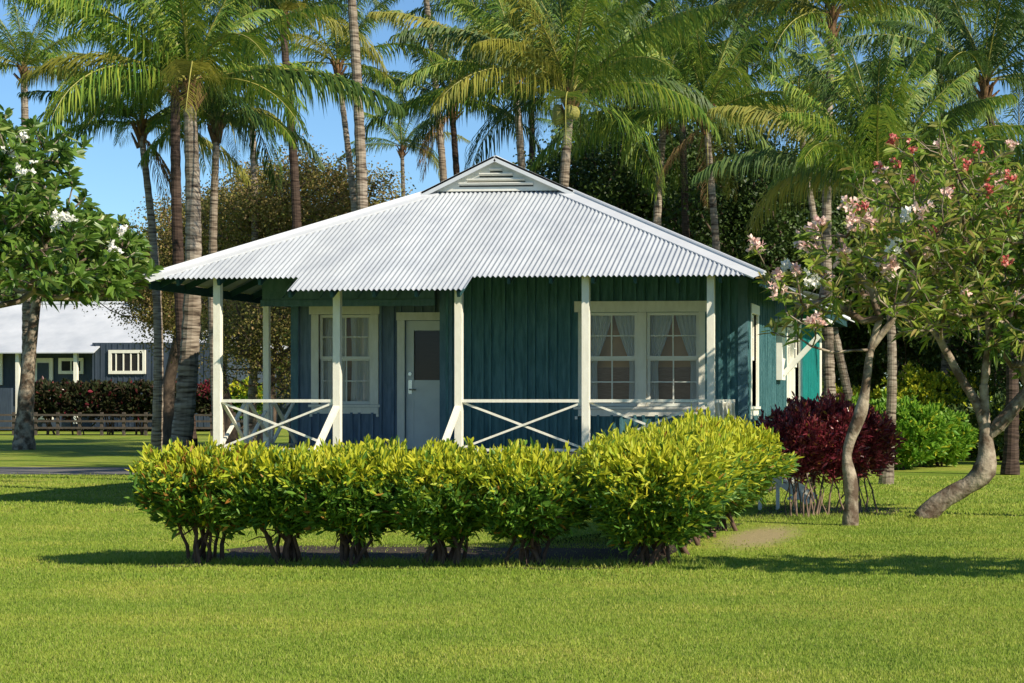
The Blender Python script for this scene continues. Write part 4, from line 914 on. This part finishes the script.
slab([(xr, YH+.95, ze2), (xr, YH+12, ze2), (xp1+.01, YH+6.02, zr), (xp1, YH+6, zr)])
slab([(xr, YH+12, ze2), (xl, YH+12, ze2), (xl, YH+6, zr), (xp1, YH+6, zr)])
fr_ = q.build('roof', M['roof_far'], FH)
cpq = MB(); cpq.tube([(xr, YH+.95, ze2+.05), (xp1, YH+6, zr+.05)], .09, 6); cpq.tube([(xp1, YH+6, zr+.05), (xl, YH+6, zr+.05)], .09, 6); cpq.build('ridge_cap', M['cap'], fr_)
def fwin(p0, p1, y0, y1, Y, bars):
    x0, x1 = WX(p0, Y), WX(p1, Y); zt, zb = WZ(y0, x0, Y), WZ(y1, x0, Y); w = MB(); t = .16
    w.box(x0, x0+t, Y-.08, Y-.0, zb, zt); w.box(x1-t, x1, Y-.08, Y, zb, zt); w.box(x0+t, x1-t, Y-.08, Y, zt-t, zt); w.box(x0+t, x1-t, Y-.08, Y, zb, zb+t)
    for i in range(1, bars): xx = x0+(x1-x0)*i/bars; w.box(xx-.03, xx+.03, Y-.06, Y-.01, zb+t, zt-t)
    o = w.build('window', M['white'], FH); p = MB(); p.add([(x0+t, Y-.02, zb+t), (x1-t, Y-.02, zb+t), (x1-t, Y-.02, zt-t), (x0+t, Y-.02, zt-t)], [(0, 1, 2, 3)]); p.build('pane', M['dark'], o)
fwin(109, 146, 350, 374, YH+.66, 5); fwin(59, 84, 358, 374, YH+1.76, 2); fwin(-20, 3, 350, 385, YH+1.76, 2)
w = MB(); x0, x1 = WX(34, YH+1.7), WX(53, YH+1.7); w.box(x0, x1, YH+1.66, YH+1.76, .6, 3.75); do = w.build('door', M['white'], FH)
w = MB(); w.box(x0+.2, x1-.2, YH+1.62, YH+1.655, 2.2, 3.5); w.build('pane', M['slate'], do)
for px in (18, 76, -40):
    w = MB(); x = WX(px, YH+.4); w.box(x-.09, x+.09, YH+.3, YH+.5, .4, ze1); w.build('porch_post', M['white'], FH)
w = MB(); w.box(WX(-30, YH), WX(17, YH), YH-.6, YH-.4, .1, WZ(388, xm, YH)); w.build('porch_wall', M['slate'], FH)
# small far roof
YN = 112.0
NH = empty('far_cottage', (WX(240, YN), YN, 0), 'small far building with a white roof seen between palm trunk and porch post', 'house')
q = MB(); a, b_ = WX(203, YN), WX(300, YN)
q.box(a+.4, b_-.4, YN+.8, YN+8, 0, 3.9); q.build('wall', M['slate'], NH)
q = MB(); z0_ = WZ(357, a, YN); z1_ = WZ(337, a, YN+5); slab([(a, YN, z0_), (b_, YN, z0_), (b_-2, YN+5, z1_), (a+2.2, YN+5, z1_)]); slab([(a, YN+10, z0_), (a, YN, z0_), (a+2.2, YN+5, z1_), (a+2.2, YN+5.02, z1_)]); slab([(b_, YN+10, z0_), (a, YN+10, z0_), (a+2.2, YN+5.02, z1_), (b_-2, YN+5.02, z1_)]); q.build('roof', M['roof_far'], NH)
w = MB(); w.box(WX(206, YN), WX(240, YN), YN+.7, YN+.79, 2.4, 2.7); w.build('window_sill', M['white'], NH)
# dark hedge and rail fence in front of the far house
YF = 88.0
M['lf_hedge'] = leafmat('dark hedge leaves', [(.02, .03, .012), (.035, .045, .015), (.05, .03, .02)], .2, .6, .2)
for i, (px, lab) in enumerate([(48, 'dark clipped shrub before the door of the far house'), (78, 'dark clipped shrub below the small window of the far house'), (108, 'dark clipped shrub left of the slim palm trunk by the far house'), (136, 'dark clipped shrub just right of the far house hedge middle, by the slim trunk'), (168, 'dark clipped shrub behind the widest palm trunk'),
                               (214, 'dark clipped shrub behind the outer porch post'), (245, 'yellowish clipped shrub seen through the porch railing')]):
    k = 'lf_purple' if i < 5 else 'lf_green'; mm = ['lf_hedge', 'lf_purple'] if i < 6 else ['lf_green', 'lf_yellow']
    shrub('clipped_shrub', lab, 'shrub', WX(px, YF), YF, .78, .8, .85, WZ(386, -30, YF), 380+i, mm, dim if i < 5 else ysel_a, 2600, 'dark shrubs of the hedge before the far house', L=.28, W=.06, nst=5, stem_r=.03, top_shoots=20, power=4, taper=.1)
fe = empty('rail_fence', (WX(130, 86.8), 86.8, 0), 'low weathered rail fence under the dark hedge of the far house', 'fence')
q = MB()
for z in (.3, .6, .88): q.box(WX(-40, 86.8), WX(262, 86.8), 86.78, 86.82, z, z+.09)
q.build('rail', M['fencewood'], fe)
for px in range(-30, 260, 22):
    q = MB(); x = WX(px, 86.9); q.box(x-.06, x+.06, 86.83, 86.93, 0, 1.05); q.build('post', M['fencewood'], fe)
